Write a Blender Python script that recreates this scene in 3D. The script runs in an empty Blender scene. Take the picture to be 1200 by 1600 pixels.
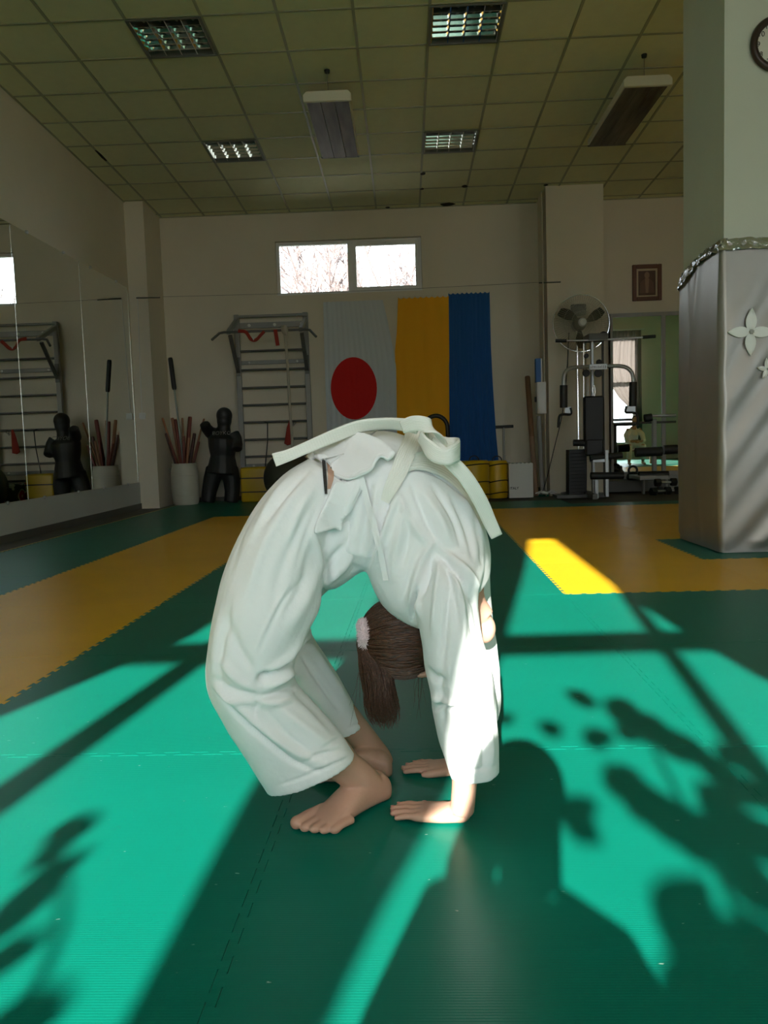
import bpy, bmesh, math, random
import numpy as np
from mathutils import Vector, Matrix, noise
from mathutils.bvhtree import BVHTree
random.seed(4)
rng = np.random.default_rng(7)
scene = bpy.context.scene
COL = scene.collection

# ------------------------------------------------------------------ camera
FPX, CAM_H, YAW, PITCH, ROLL = 1278.725, 0.768, 0.0289, 0.0853, -0.0323
_cy, _sy, _cp, _sp = math.cos(YAW), math.sin(YAW), math.cos(PITCH), math.sin(PITCH)
FWD = Vector((-_sy*_cp, _cy*_cp, -_sp))
_r0 = Vector((_cy, _sy, 0)); _u0 = _r0.cross(FWD)
RIGHT = math.cos(ROLL)*_r0 + math.sin(ROLL)*_u0
UP = -math.sin(ROLL)*_r0 + math.cos(ROLL)*_u0
ORG = Vector((0, 0, CAM_H))
cam_data = bpy.data.cameras.new('camera')
cam = bpy.data.objects.new('camera', cam_data); COL.objects.link(cam)
cam_data.sensor_fit = 'VERTICAL'; cam_data.sensor_height = 24.0
cam_data.lens = 24.0*FPX/1600.0
cam_data.clip_start = 0.02; cam_data.clip_end = 200
m3 = Matrix((RIGHT, UP, -FWD)).transposed()
cam.matrix_world = Matrix.Translation(ORG) @ m3.to_4x4()
scene.camera = cam

# ------------------------------------------------------------------ sky, sun, exposure
SUN_T = 0.42            # tangent of the sun's height
SUN_AZ = 0.125          # sideways run of the light per metre into the room
world = bpy.data.worlds.new('sky'); scene.world = world; world.use_nodes = True
bg = world.node_tree.nodes['Background']
bg.inputs[0].default_value = (0.86, 0.93, 1.0, 1); bg.inputs[1].default_value = 8.2
sun_data = bpy.data.lights.new('sun', 'SUN'); sun_data.energy = 25.0; sun_data.angle = math.radians(0.55)
sun_data.color = (1.0, 0.95, 0.88)
sun = bpy.data.objects.new('sun', sun_data); COL.objects.link(sun)
sun.rotation_euler = Vector((SUN_AZ, 1, -SUN_T)).to_track_quat('-Z', 'Y').to_euler()
sun.location = (-2, -14, 7)
vs = scene.view_settings
vs.view_transform = 'Standard'; vs.look = 'None'; vs.gamma = 1.0; vs.use_curve_mapping = False
vs.exposure = 0.0
scene.cycles.max_bounces = 10; scene.cycles.diffuse_bounces = 6; scene.cycles.glossy_bounces = 5
scene.cycles.transparent_max_bounces = 16; scene.cycles.transmission_bounces = 6
scene.cycles.sample_clamp_indirect = 6.0
scene.cycles.caustics_reflective = False; scene.cycles.caustics_refractive = False

# ------------------------------------------------------------------ picture-to-room helpers
def ray(px, py): return FWD + (px-600)/FPX*RIGHT + (800-py)/FPX*UP
def gnd(px, py, z=0.0):
    d = ray(px, py); return ORG + d*((z-CAM_H)/d.z)
def at(px, py, Y):
    d = ray(px, py); return ORG + d*(Y/d.y)
def atX(px, py, X):
    d = ray(px, py); return ORG + d*(X/d.x)
def V(*a): return Vector(a)

# ------------------------------------------------------------------ materials
_mats = {}
def mat(name, col, rough=0.6, metal=0.0, var=0.0, vscale=6.0, bump=0.0, bscale=60.0, spec=0.5, var_col=None, sheen=0.0, stretch=None, detail=4.0, coat=0.0, trans=0.0):
    if name in _mats: return _mats[name]
    m = bpy.data.materials.new(name); m.use_nodes = True
    nt = m.node_tree; b = nt.nodes['Principled BSDF']
    b.inputs['Base Color'].default_value = (*col, 1); b.inputs['Roughness'].default_value = rough
    b.inputs['Metallic'].default_value = metal; b.inputs['Specular IOR Level'].default_value = spec
    b.inputs['Sheen Weight'].default_value = sheen; b.inputs['Coat Weight'].default_value = coat
    tc = nt.nodes.new('ShaderNodeTexCoord'); mp = nt.nodes.new('ShaderNodeMapping')
    nt.links.new(tc.outputs['Object'], mp.inputs[0])
    if stretch: mp.inputs['Scale'].default_value = stretch
    if var > 0:
        n = nt.nodes.new('ShaderNodeTexNoise'); n.inputs['Scale'].default_value = vscale; n.inputs['Detail'].default_value = detail
        nt.links.new(mp.outputs[0], n.inputs['Vector'])
        r = nt.nodes.new('ShaderNodeValToRGB'); r.color_ramp.elements[0].position = 0.3; r.color_ramp.elements[1].position = 0.7
        c2 = var_col if var_col else tuple(c*(1-var) for c in col)
        r.color_ramp.elements[0].color = (*c2, 1); r.color_ramp.elements[1].color = (*col, 1)
        nt.links.new(n.outputs['Fac'], r.inputs[0]); nt.links.new(r.outputs[0], b.inputs['Base Color'])
    if bump > 0:
        n2 = nt.nodes.new('ShaderNodeTexNoise'); n2.inputs['Scale'].default_value = bscale; n2.inputs['Detail'].default_value = 3
        nt.links.new(mp.outputs[0], n2.inputs['Vector'])
        bp = nt.nodes.new('ShaderNodeBump'); bp.inputs['Strength'].default_value = bump; bp.inputs['Distance'].default_value = 0.01
        nt.links.new(n2.outputs['Fac'], bp.inputs['Height']); nt.links.new(bp.outputs[0], b.inputs['Normal'])
    _mats[name] = m
    return m
def srgb(r, g, b):
    f = lambda c: (c/255)/12.92 if c <= 10 else (((c/255)+0.055)/1.055)**2.4
    return (f(r), f(g), f(b))

# ------------------------------------------------------------------ mesh builder
class MB:
    def __init__(s): s.v = []; s.f = []
    def add(s, vs_, fs_):
        o = len(s.v); s.v += [Vector(p) for p in vs_]; s.f += [tuple(i+o for i in f) for f in fs_]; return s
    def box(s, lo, hi, rot=None, piv=None):
        x0, y0, z0 = lo; x1, y1, z1 = hi
        p = [Vector(q) for q in ((x0,y0,z0),(x1,y0,z0),(x1,y1,z0),(x0,y1,z0),(x0,y0,z1),(x1,y0,z1),(x1,y1,z1),(x0,y1,z1))]
        if rot is not None:
            c = Vector(piv) if piv is not None else sum(p, Vector())/8
            p = [rot @ (q-c) + c for q in p]
        return s.add(p, [(0,3,2,1),(4,5,6,7),(0,1,5,4),(1,2,6,5),(2,3,7,6),(3,0,4,7)])
    def bar(s, a, b, w, h, up=(0,0,1)):
        a = Vector(a); b = Vector(b); d = (b-a).normalized(); up = Vector(up)
        x = d.cross(up)
        if x.length < 1e-4: x = d.cross(Vector((0,1,0)))
        x.normalize(); y = x.cross(d).normalized()
        q = []
        for c in (a, b):
            for i, j in ((-1,-1),(1,-1),(1,1),(-1,1)): q.append(c + x*(i*w/2) + y*(j*h/2))
        return s.add(q, [(0,1,2,3),(7,6,5,4),(0,4,5,1),(1,5,6,2),(2,6,7,3),(3,7,4,0)])
    def tube(s, pts, r, seg=10, cap=True):
        pts = [Vector(p) for p in pts]; n = len(pts)
        rr = [float(q) for q in r] if isinstance(r, (list, tuple)) else [float(r)]*n
        vs_ = []; fs_ = []; px = None
        for i, p in enumerate(pts):
            d = (pts[min(i+1, n-1)] - pts[max(i-1, 0)]).normalized()
            if px is None:
                px = d.cross(Vector((0,0,1)))
                if px.length < 1e-3: px = d.cross(Vector((0,1,0)))
            px = (px - d*px.dot(d)).normalized(); py = d.cross(px)
            for k in range(seg):
                a = 2*math.pi*k/seg; vs_.append(p + px*(rr[i]*math.cos(a)) + py*(rr[i]*math.sin(a)))
        for i in range(n-1):
            for k in range(seg):
                k2 = (k+1) % seg; fs_.append((i*seg+k, i*seg+k2, (i+1)*seg+k2, (i+1)*seg+k))
        if cap:
            fs_.append(tuple(range(seg-1, -1, -1))); fs_.append(tuple((n-1)*seg+k for k in range(seg)))
        return s.add(vs_, fs_)
    def lathe(s, prof, c=(0,0,0), seg=24, axis='z', cap=True):
        c = Vector(c); vs_ = []; fs_ = []; n = len(prof)
        for r, h in prof:
            for k in range(seg):
                a = 2*math.pi*k/seg; x, y = r*math.cos(a), r*math.sin(a)
                vs_.append(c + (Vector((x,y,h)) if axis == 'z' else Vector((x,-h,y)) if axis == 'y' else Vector((h,x,y))))
        for i in range(n-1):
            for k in range(seg):
                k2 = (k+1) % seg; fs_.append((i*seg+k, i*seg+k2, (i+1)*seg+k2, (i+1)*seg+k))
        if cap:
            fs_.append(tuple(range(seg-1, -1, -1))); fs_.append(tuple((n-1)*seg+k for k in range(seg)))
        return s.add(vs_, fs_)
    def torus(s, c, R, r, seg=32, rs=8, axis='z', a0=0, a1=2*math.pi):
        full = abs(a1-a0-2*math.pi) < 1e-6; c = Vector(c); vs_ = []; fs_ = []
        n = seg if full else seg+1
        for i in range(n):
            a = a0+(a1-a0)*i/seg
            for k in range(rs):
                b = 2*math.pi*k/rs; q = R+r*math.cos(b); x, y, z = q*math.cos(a), q*math.sin(a), r*math.sin(b)
                vs_.append(c + (Vector((x,y,z)) if axis == 'z' else Vector((x,-z,y)) if axis == 'y' else Vector((z,x,y))))
        for i in range(seg):
            i2 = (i+1) % n
            for k in range(rs):
                k2 = (k+1) % rs; fs_.append((i*rs+k, i2*rs+k, i2*rs+k2, i*rs+k2))
        if not full:
            fs_.append(tuple(range(rs))); fs_.append(tuple(seg*rs+k for k in range(rs-1,-1,-1)))
        return s.add(vs_, fs_)
    def sphere(s, c, r, seg=16, rings=10, M=None):
        c = Vector(c); rx, ry, rz = r if isinstance(r, (tuple, list)) else (r, r, r); vs_ = []; fs_ = []
        tr = (lambda p: M @ p) if M is not None else (lambda p: p)
        for i in range(1, rings):
            t = math.pi*i/rings
            for k in range(seg):
                a = 2*math.pi*k/seg
                vs_.append(c + tr(Vector((rx*math.sin(t)*math.cos(a), ry*math.sin(t)*math.sin(a), rz*math.cos(t)))))
        top = len(vs_); vs_.append(c+tr(Vector((0,0,rz)))); bot = len(vs_); vs_.append(c+tr(Vector((0,0,-rz))))
        for i in range(rings-2):
            for k in range(seg):
                k2 = (k+1) % seg; fs_.append((i*seg+k, (i+1)*seg+k, (i+1)*seg+k2, i*seg+k2))
        for k in range(seg):
            k2 = (k+1) % seg; fs_.append((top, k, k2)); fs_.append((bot, (rings-2)*seg+k2, (rings-2)*seg+k))
        return s.add(vs_, fs_)
    def prism(s, poly, d):
        d = Vector(d); n = len(poly); p = [Vector(q) for q in poly]
        return s.add(p+[q+d for q in p], [tuple(range(n)), tuple(range(2*n-1, n-1, -1))] + [(i, i+n, (i+1) % n+n, (i+1) % n) for i in range(n)])
    def loft(s, secs, cap=True):
        n = len(secs[0]); vs_ = [p for q in secs for p in q]; fs_ = []
        for i in range(len(secs)-1):
            for k in range(n):
                k2 = (k+1) % n; fs_.append((i*n+k, i*n+k2, (i+1)*n+k2, (i+1)*n+k))
        if cap: fs_.append(tuple(range(n-1,-1,-1))); fs_.append(tuple((len(secs)-1)*n+k for k in range(n)))
        return s.add(vs_, fs_)
    def grid(s, rows):
        nr, nc = len(rows), len(rows[0])
        return s.add([p for r_ in rows for p in r_], [(i*nc+j, i*nc+j+1, (i+1)*nc+j+1, (i+1)*nc+j) for i in range(nr-1) for j in range(nc-1)])
    def mesh(s, name, bevel=0, smooth=False, seg=1):
        me = bpy.data.meshes.new(name); bm = bmesh.new()
        vs_ = [bm.verts.new(p) for p in s.v]
        for f in s.f:
            try: bm.faces.new([vs_[i] for i in f])
            except ValueError: pass
        bmesh.ops.recalc_face_normals(bm, faces=bm.faces)
        if bevel > 0:
            bm.normal_update()
            es = [e for e in bm.edges if len(e.link_faces) == 2 and e.calc_face_angle(0) > 0.6]
            bmesh.ops.bevel(bm, geom=es, offset=bevel, segments=seg, affect='EDGES', profile=0.5, clamp_overlap=True)
        if smooth:
            for f in bm.faces: f.smooth = True
            for e in bm.edges:
                if len(e.link_faces) == 2 and e.calc_face_angle(0) > 0.7: e.smooth = False
        bm.to_mesh(me); bm.free(); return me
    def build(s, name, m, parent=None, local=False, bevel=0, smooth=False, seg=1):
        return link(name, s.mesh(name, bevel, smooth, seg), m, parent, local)
def link(name, me, m, parent=None, local=False):
    if m is not None and not me.materials: me.materials.append(m)
    o = bpy.data.objects.new(name, me); COL.objects.link(o)
    if parent is not None:
        o.parent = parent
        if not local: o.matrix_parent_inverse = world_of(parent).inverted()
    return o
def world_of(o):
    b = o.matrix_basis
    return world_of(o.parent) @ o.matrix_parent_inverse @ b if o.parent else b.copy()
def tag(o, label=None, cat=None, group=None, kind=None):
    if label: o['label'] = label
    if cat: o['category'] = cat
    if group: o['group'] = group
    if kind: o['kind'] = kind
    return o
def thing(name, loc, label, cat, group=None, rz=0.0):
    o = bpy.data.objects.new(name, None); COL.objects.link(o); o.empty_display_size = 0.1
    o.location = loc; o.rotation_euler = (0, 0, rz); return tag(o, label, cat, group)
def struct(o): o['kind'] = 'structure'; return o
def copy_tree(o, parent=None):
    c = o.copy(); COL.objects.link(c)
    if parent is not None: c.parent = parent
    for ch in o.children: copy_tree(ch, c)
    return c
def smooth_poly(pts, n):
    """Catmull-Rom through pts (tuples), n points out"""
    P = np.array(pts, float); k = len(P)
    P2 = np.vstack([2*P[0]-P[1], P, 2*P[-1]-P[-2]]); out = []
    for t in np.linspace(0, k-1, n):
        i = min(int(t), k-2); f = t-i; a, b, c, d = P2[i], P2[i+1], P2[i+2], P2[i+3]
        out.append([float(q) for q in 0.5*((2*b)+(-a+c)*f+(2*a-5*b+4*c-d)*f*f+(-a+3*b-3*c+d)*f**3)])
    return out
def rounded_box(mb, lo, hi): return mb.box(lo, hi)

# shared materials
M_wall = mat('wall_paint', srgb(222, 213, 194), 0.85, var=0.06, vscale=1.5, bump=0.08, bscale=40)
M_wall_low = mat('lower_wall_paint', srgb(196, 200, 198), 0.8, var=0.06, vscale=2, bump=0.05)
M_ceil = mat('mineral_tile', srgb(222, 222, 184), 0.95, var=0.05, vscale=9, bump=0.12, bscale=120)
M_grid = mat('ceiling_grid_metal', srgb(158, 158, 130), 0.5, metal=0.0)
M_concrete = mat('dark_floor', srgb(92, 88, 84), 0.7, var=0.25, vscale=4)
M_black = mat('black_rubber', (0.012, 0.012, 0.013), 0.55, bump=0.05)
M_blackv = mat('black_vinyl', (0.009, 0.009, 0.010), 0.52, bump=0.06, bscale=90)
M_steel = mat('brushed_steel', (0.55, 0.55, 0.55), 0.3, metal=1.0)
M_greymetal = mat('grey_painted_metal', srgb(150, 150, 146), 0.45, var=0.08)
M_darkmetal = mat('dark_painted_metal', srgb(92, 92, 88), 0.45)
M_white = mat('white_plastic', srgb(224, 224, 220), 0.4)
M_chrome = mat('chrome', (0.7, 0.7, 0.7), 0.12, metal=1.0)
def mirror_mat():
    m = bpy.data.materials.new('mirror_glass'); m.use_nodes = True
    b = m.node_tree.nodes['Principled BSDF']; b.inputs['Base Color'].default_value = (0.80, 0.83, 0.80, 1)
    b.inputs['Metallic'].default_value = 1.0; b.inputs['Roughness'].default_value = 0.0; return m
M_mirror = mirror_mat()
def glass_mat():
    m = bpy.data.materials.new('window_glass'); m.use_nodes = True; nt = m.node_tree
    for n in list(nt.nodes): nt.nodes.remove(n)
    out = nt.nodes.new('ShaderNodeOutputMaterial'); mix = nt.nodes.new('ShaderNodeMixShader')
    t = nt.nodes.new('ShaderNodeBsdfTransparent'); g = nt.nodes.new('ShaderNodeBsdfGlossy'); g.inputs['Roughness'].default_value = 0.02
    t.inputs[0].default_value = (0.94, 0.96, 0.95, 1)
    fr = nt.nodes.new('ShaderNodeFresnel'); fr.inputs[0].default_value = 1.45
    nt.links.new(fr.outputs[0], mix.inputs[0]); nt.links.new(t.outputs[0], mix.inputs[1]); nt.links.new(g.outputs[0], mix.inputs[2])
    nt.links.new(mix.outputs[0], out.inputs[0]); return m
M_glass = glass_mat()
def sheer_mat():
    m = bpy.data.materials.new('sheer_curtain'); m.use_nodes = True; nt = m.node_tree
    for n in list(nt.nodes): nt.nodes.remove(n)
    out = nt.nodes.new('ShaderNodeOutputMaterial'); mix = nt.nodes.new('ShaderNodeMixShader'); mix.inputs[0].default_value = 0.55
    t = nt.nodes.new('ShaderNodeBsdfTranslucent'); g = nt.nodes.new('ShaderNodeBsdfDiffuse')
    t.inputs[0].default_value = (0.66, 0.60, 0.56, 1); g.inputs[0].default_value = (0.75, 0.70, 0.66, 1)
    nt.links.new(g.outputs[0], mix.inputs[1]); nt.links.new(t.outputs[0], mix.inputs[2]); nt.links.new(mix.outputs[0], out.inputs[0]); return m
M_sheer = sheer_mat()
M_drape = sheer_mat(); M_drape.name = 'pink_drape'
for n_ in M_drape.node_tree.nodes:
    if n_.type == 'BSDF_TRANSLUCENT': n_.inputs[0].default_value = (0.20, 0.165, 0.155, 1)
    if n_.type == 'BSDF_DIFFUSE': n_.inputs[0].default_value = (0.50, 0.42, 0.40, 1)
M_pvc = mat('window_frame_plastic', srgb(226, 226, 224), 0.35)

# ------------------------------------------------------------------ room shell
XL, XR, YB, YF = -3.6, 8.6, 11.66, -2.6
CY0, CSL = 8.50, -0.0329
def ceil_z(Y): return 4.0886 + CSL*(Y-CY0)
mb = MB(); mb.box((XL-0.2, YF-0.2, -0.2), (XR+0.2, YB+0.2, -0.025))
floor = struct(mb.build('floor', M_concrete))
wl = MB(); wl.box((XL-0.2, YF-0.2, -0.05), (XL, YB+0.2, 4.7)); wall_left = struct(wl.build('wall_left', M_wall))
wr = MB(); wr.box((XR, YF-0.2, -0.05), (XR+0.2, YB+0.2, 4.7)); struct(wr.build('wall_right', M_wall))
# back wall with the high window opening
WX0, WX1, WZ0, WZ1 = -1.74, 0.30, 2.86, 3.60
def wall_with_holes(x0, x1, y0, y1, z0, z1, holes, name, m):
    w = MB(); xs = x0
    for (a, b, c, d) in holes:
        w.box((xs, y0, z0), (a, y1, z1)); w.box((a, y0, z0), (b, y1, c)); w.box((a, y0, d), (b, y1, z1)); xs = b
    w.box((xs, y0, z0), (x1, y1, z1)); return struct(w.build(name, m))
wall_with_holes(XL, XR, YB, YB+0.3, -0.05, 4.7, [(WX0, WX1, WZ0, WZ1)], 'wall_back', M_wall)
FW = [(-2.3, -0.74, 0.75, 3.78), (-0.69, 1.05, 0.75, 3.78), (1.75, 3.55, 0.75, 3.78), (5.30, 7.15, 0.45, 3.78)]
wall_with_holes(XL, XR, YF-0.25, YF, -0.05, 4.7, FW, 'wall_front', M_wall)
# pale dado under the wall mirror and skirting
bb = MB(); bb.box((XL, YF, -0.025), (XL+0.014, 10.94, 0.05)); struct(bb.build('baseboard_left', M_darkmetal))
dd = MB(); dd.box((XL, YF, 0.05), (XL+0.006, 10.94, 0.33)); struct(dd.build('trim_1', M_wall_low))
bb = MB(); bb.box((-3.33, YB-0.014, -0.025), (1.9, YB, 0.06)); struct(bb.build('baseboard_back', M_darkmetal))
# corner pier on the left, pier on the right of the back wall
pl = MB(); pl.box((XL, 10.94, -0.05), (-3.345, YB, 4.2)); struct(pl.build('trim_2', M_wall))
pr = MB(); pr.box((1.915, 11.0, -0.05), (2.66, YB, 4.2)); struct(pr.build('trim_3', M_wall))

# ------------------------------------------------------------------ suspended ceiling (slopes very slightly)
GX, GY, T = -2.709, 6.70, 0.6
cl = MB(); z_a, z_b = ceil_z(YF)+0.10, ceil_z(YB)+0.10
cl.add([(XL, YF, z_a), (XR, YF, z_a), (XR, YB, z_b), (XL, YB, z_b), (XL, YF, z_a+0.15), (XR, YF, z_a+0.15), (XR, YB, z_b+0.15), (XL, YB, z_b+0.15)],
       [(0,3,2,1),(4,5,6,7),(0,1,5,4),(1,2,6,5),(2,3,7,6),(3,0,4,7)])
ceiling = struct(cl.build('ceiling', M_wall))
def ctile(x0, x1, y0, y1, g=0.010, mbx=None):
    mbx = mbx or MB(); z0, z1 = ceil_z(y0), ceil_z(y1); h = 0.014
    a = [(x0+g, y0+g, z0+0.004), (x1-g, y0+g, z0+0.004), (x1-g, y1-g, z1+0.004), (x0+g, y1-g, z1+0.004)]
    return mbx.add(a+[(p[0], p[1], p[2]+h) for p in a], [(3,2,1,0),(4,5,6,7),(0,1,5,4),(1,2,6,5),(2,3,7,6),(3,0,4,7)])
LAMPS = {(1, 0), (5, 0), (1, 4), (5, 4)}
tile_me = None; rest = MB(); nvis = 0
for c in range(-2, 20):
    for r in range(-16, 9):
        x0, x1 = max(XL, GX+T*c), min(XR, GX+T*(c+1)); y0, y1 = max(YF, GY+T*r), min(YB, GY+T*(r+1))
        if x1-x0 < 0.03 or y1-y0 < 0.03 or (c, r) in LAMPS: continue
        vis = c <= 10 and r >= -5
        if not vis: ctile(x0, x1, y0, y1, 0.010, rest); continue
        full = x1-x0 > 0.59 and y1-y0 > 0.59
        if full and tile_me is None:
            t0 = MB(); ctile(0, T, 0, T, 0.010, t0); zz = ceil_z(0); t0.v = [Vector((p.x, p.y, p.z-zz)) for p in t0.v]; tile_me = t0.mesh('ceiling_tile', 0.003)
        if full:
            o = link('ceiling_tile', tile_me, M_ceil, ceiling); o.location = (x0, y0, ceil_z(y0))
        else: ctile(x0, x1, y0, y1).build('ceiling_tile', M_ceil, ceiling, bevel=0.003)
tag(rest.build('ceiling_tile_field', M_ceil, ceiling), kind='stuff')
g = MB()
for c in range(-1, 19):
    x = GX+T*c; g.add([(x+dx, y, ceil_z(y)+dz) for y in (YF, YB) for dx, dz in ((-0.012,-0.002),(0.012,-0.002),(0.012,0.02),(-0.012,0.02))], [(0,4,5,1),(1,5,6,2),(2,6,7,3),(3,7,4,0)])
for r in range(-15, 9):
    y = GY+T*r; z = ceil_z(y); g.box((XL, y-0.012, z-0.002), (XR, y+0.012, z+0.02))
g.build('ceiling_grid', M_grid, ceiling)
e = MB(); e.box((XL, YB-0.02, ceil_z(YB)-0.004), (1.9, YB, ceil_z(YB)+0.016)); e.box((2.66, YB-0.02, ceil_z(YB)-0.004), (XR, YB, ceil_z(YB)+0.016))
e.add([(XL+dx, y, ceil_z(y)+dz) for y in (YF, 10.94) for dx, dz in ((0,-0.004),(0.02,-0.004),(0.02,0.016),(0,0.016))], [(0,4,5,1),(1,5,6,2),(2,6,7,3),(3,7,4,0)])
e.build('edge_trim', M_grid, ceiling)
# small broken corners: flat black plates, the void's darkness painted as colour
M_painted_void = mat('painted_void', (0.008, 0.008, 0.008), 0.9)
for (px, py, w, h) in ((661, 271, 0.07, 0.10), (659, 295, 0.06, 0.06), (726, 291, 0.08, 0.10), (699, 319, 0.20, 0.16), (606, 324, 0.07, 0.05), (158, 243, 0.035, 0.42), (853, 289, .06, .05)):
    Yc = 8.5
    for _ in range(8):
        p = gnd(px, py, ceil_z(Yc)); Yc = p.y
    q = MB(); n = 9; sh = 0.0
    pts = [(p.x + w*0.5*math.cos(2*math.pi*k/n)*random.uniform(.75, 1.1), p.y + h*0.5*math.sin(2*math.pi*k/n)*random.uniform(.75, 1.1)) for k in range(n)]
    q.prism([(a, b, ceil_z(b)-0.0045) for a, b in pts], (0, 0, 0.006)); q.build('painted_broken_hole', M_painted_void, ceiling)

# ------------------------------------------------------------------ interlocking floor mats
MROT = -0.0175; FX, FY = -0.3117, 1.9839
def mat_poly():
    nt_, d, gap = 14, 0.008, 0.0003
    def wave(t):      # square dove-tail wave along an edge, t in 0..1 -> offset list
        return d if (t*nt_) % 1 < 0.5 else -d
    pts = []
    def edge():
        out = []
        for k in range(nt_):
            a, b = k/nt_, (k+0.5)/nt_; s_ = 0.12/nt_
            # tab flares a little like a dove-tail
            out += [(a+s_, -d), (a-s_*0.4 if k else a+s_, d), (b+s_*0.4, d), (b-s_, -d)]
        return out
    E = edge()
    cx = 0.02
    def clampE(E): return [(0.0, 0.0)]+[(min(max(t, cx), 1-cx), o) for t, o in E]+[(1.0, 0.0)]
    E = clampE(E)
    In = E[1:-1]
    bottom = [(0.0, 0.0)]+[(t, o+gap) for t, o in In]
    right = [(1.0, 0.0)]+[(1+o-gap, t) for t, o in In]
    top = [(1.0, 1.0)]+[(t, 1+o-gap) for t, o in reversed(In)]
    left = [(0.0, 1.0)]+[(o+gap, t) for t, o in reversed(In)]
    seq = bottom+right+top+left
    out = []
    for p in seq:
        if not out or (abs(p[0]-out[-1][0])+abs(p[1]-out[-1][1])) > 1e-6: out.append(p)
    return out
def mat_mesh(name):
    P = mat_poly(); m_ = MB(); n = len(P); b = 0.0009
    cxm = 0.5
    # body sides + a fine chamfer at the top edge
    cen = [(cxm+(x-cxm)*1, y) for x, y in P]
    ring0 = [(x, y, -0.025) for x, y in P]; ring1 = [(x, y, -b) for x, y in P]
    nrm = []
    for i in range(n):
        x0, y0 = P[i-1]; x1, y1 = P[(i+1) % n]; dx, dy = x1-x0, y1-y0; l = math.hypot(dx, dy) or 1
        nrm.append((-dy/l, dx/l))
    ring2 = [(P[i][0]+nrm[i][0]*b, P[i][1]+nrm[i][1]*b, 0.0) for i in range(n)]
    fs = [(i, (i+1) % n, n+(i+1) % n, n+i) for i in range(n)] + [(n+i, n+(i+1) % n, 2*n+(i+1) % n, 2*n+i) for i in range(n)]
    fs.append(tuple(range(2*n, 3*n)))
    m_.add(ring0+ring1+ring2, fs); return m_.mesh(name)
def mat_material(name, col, dark):
    m = bpy.data.materials.new(name); m.use_nodes = True; nt = m.node_tree; b = nt.nodes['Principled BSDF']
    b.inputs['Roughness'].default_value = 0.36; b.inputs['Specular IOR Level'].default_value = 0.11
    tc = nt.nodes.new('ShaderNodeTexCoord')
    oi = nt.nodes.new('ShaderNodeObjectInfo')
    n = nt.nodes.new('ShaderNodeTexNoise'); n.inputs['Scale'].default_value = 2.2; n.inputs['Detail'].default_value = 5
    geo = nt.nodes.new('ShaderNodeNewGeometry'); nt.links.new(geo.outputs['Position'], n.inputs['Vector'])
    r = nt.nodes.new('ShaderNodeValToRGB'); r.color_ramp.elements[0].position = 0.35; r.color_ramp.elements[1].position = 0.7
    r.color_ramp.elements[0].color = (*dark, 1); r.color_ramp.elements[1].color = (*col, 1)
    nt.links.new(n.outputs['Fac'], r.inputs[0])
    # pale scuffs and lint specks
    sp = nt.nodes.new('ShaderNodeTexNoise'); sp.inputs['Scale'].default_value = 38; sp.inputs['Detail'].default_value = 2
    mp0 = nt.nodes.new('ShaderNodeMapping'); mp0.inputs['Scale'].default_value = (1, 3.5, 1); nt.links.new(geo.outputs['Position'], mp0.inputs[0]); nt.links.new(mp0.outputs[0], sp.inputs['Vector'])
    r2 = nt.nodes.new('ShaderNodeValToRGB'); r2.color_ramp.elements[0].position = 0.755; r2.color_ramp.elements[1].position = 0.79
    nt.links.new(sp.outputs['Fac'], r2.inputs[0])
    mx = nt.nodes.new('ShaderNodeMixRGB'); mx.inputs[2].default_value = (0.45, 0.6, 0.5, 1)
    nt.links.new(r2.outputs[0], mx.inputs[0]); nt.links.new(r.outputs[0], mx.inputs[1]); nt.links.new(mx.outputs[0], b.inputs['Base Color'])
    # fine ribs across + tatami-like grain
    mp = nt.nodes.new('ShaderNodeMapping'); nt.links.new(tc.outputs['Object'], mp.inputs[0])
    w = nt.nodes.new('ShaderNodeTexWave'); w.inputs['Scale'].default_value = 55; w.bands_direction = 'Y'; w.inputs['Distortion'].default_value = 0.6; w.inputs['Detail'].default_value = 2
    nt.links.new(mp.outputs[0], w.inputs['Vector'])
    n3 = nt.nodes.new('ShaderNodeTexNoise'); n3.inputs['Scale'].default_value = 260; nt.links.new(mp.outputs[0], n3.inputs['Vector'])
    ad = nt.nodes.new('ShaderNodeMath'); ad.operation = 'ADD'; nt.links.new(w.outputs['Fac'], ad.inputs[0]); nt.links.new(n3.outputs['Fac'], ad.inputs[1])
    bp = nt.nodes.new('ShaderNodeBump'); bp.inputs['Strength'].default_value = 0.06; bp.inputs['Distance'].default_value = 0.004
    nt.links.new(ad.outputs[0], bp.inputs['Height']); nt.links.new(bp.outputs[0], b.inputs['Normal']); return m
M_green = mat_material('green_foam_mat', (0.0022, 0.172, 0.120), (0.002, 0.158, 0.109))
M_yellow = mat_material('yellow_foam_mat', (0.86, 0.47, 0.020), (0.80, 0.43, 0.016))
green_me, yellow_me = mat_mesh('puzzle_mat_green'), mat_mesh('puzzle_mat_yellow')
green_me.materials.append(M_green); yellow_me.materials.append(M_yellow)
def is_yellow(i, j):
    if i == 2 and j == 3: return False            # green piece the padded pillar stands on
    if i == -2: return -2 <= j <= 6
    if j == 6: return i >= -2
    return i >= 1 and 2 <= j <= 6
cR, sR = math.cos(MROT), math.sin(MROT)
for i in range(-3, 8):
    for j in range(-4, 9):
        if j >= 7 and i >= 2: continue
        if j == 8 and i >= 1: continue
        x, y = FX+i, FY+j
        o = link('puzzle_mat', yellow_me if is_yellow(i, j) else green_me, None, floor)
        o.location = (cR*x-sR*y, sR*x+cR*y, 0); o.rotation_euler = (0, 0, MROT)
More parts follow.
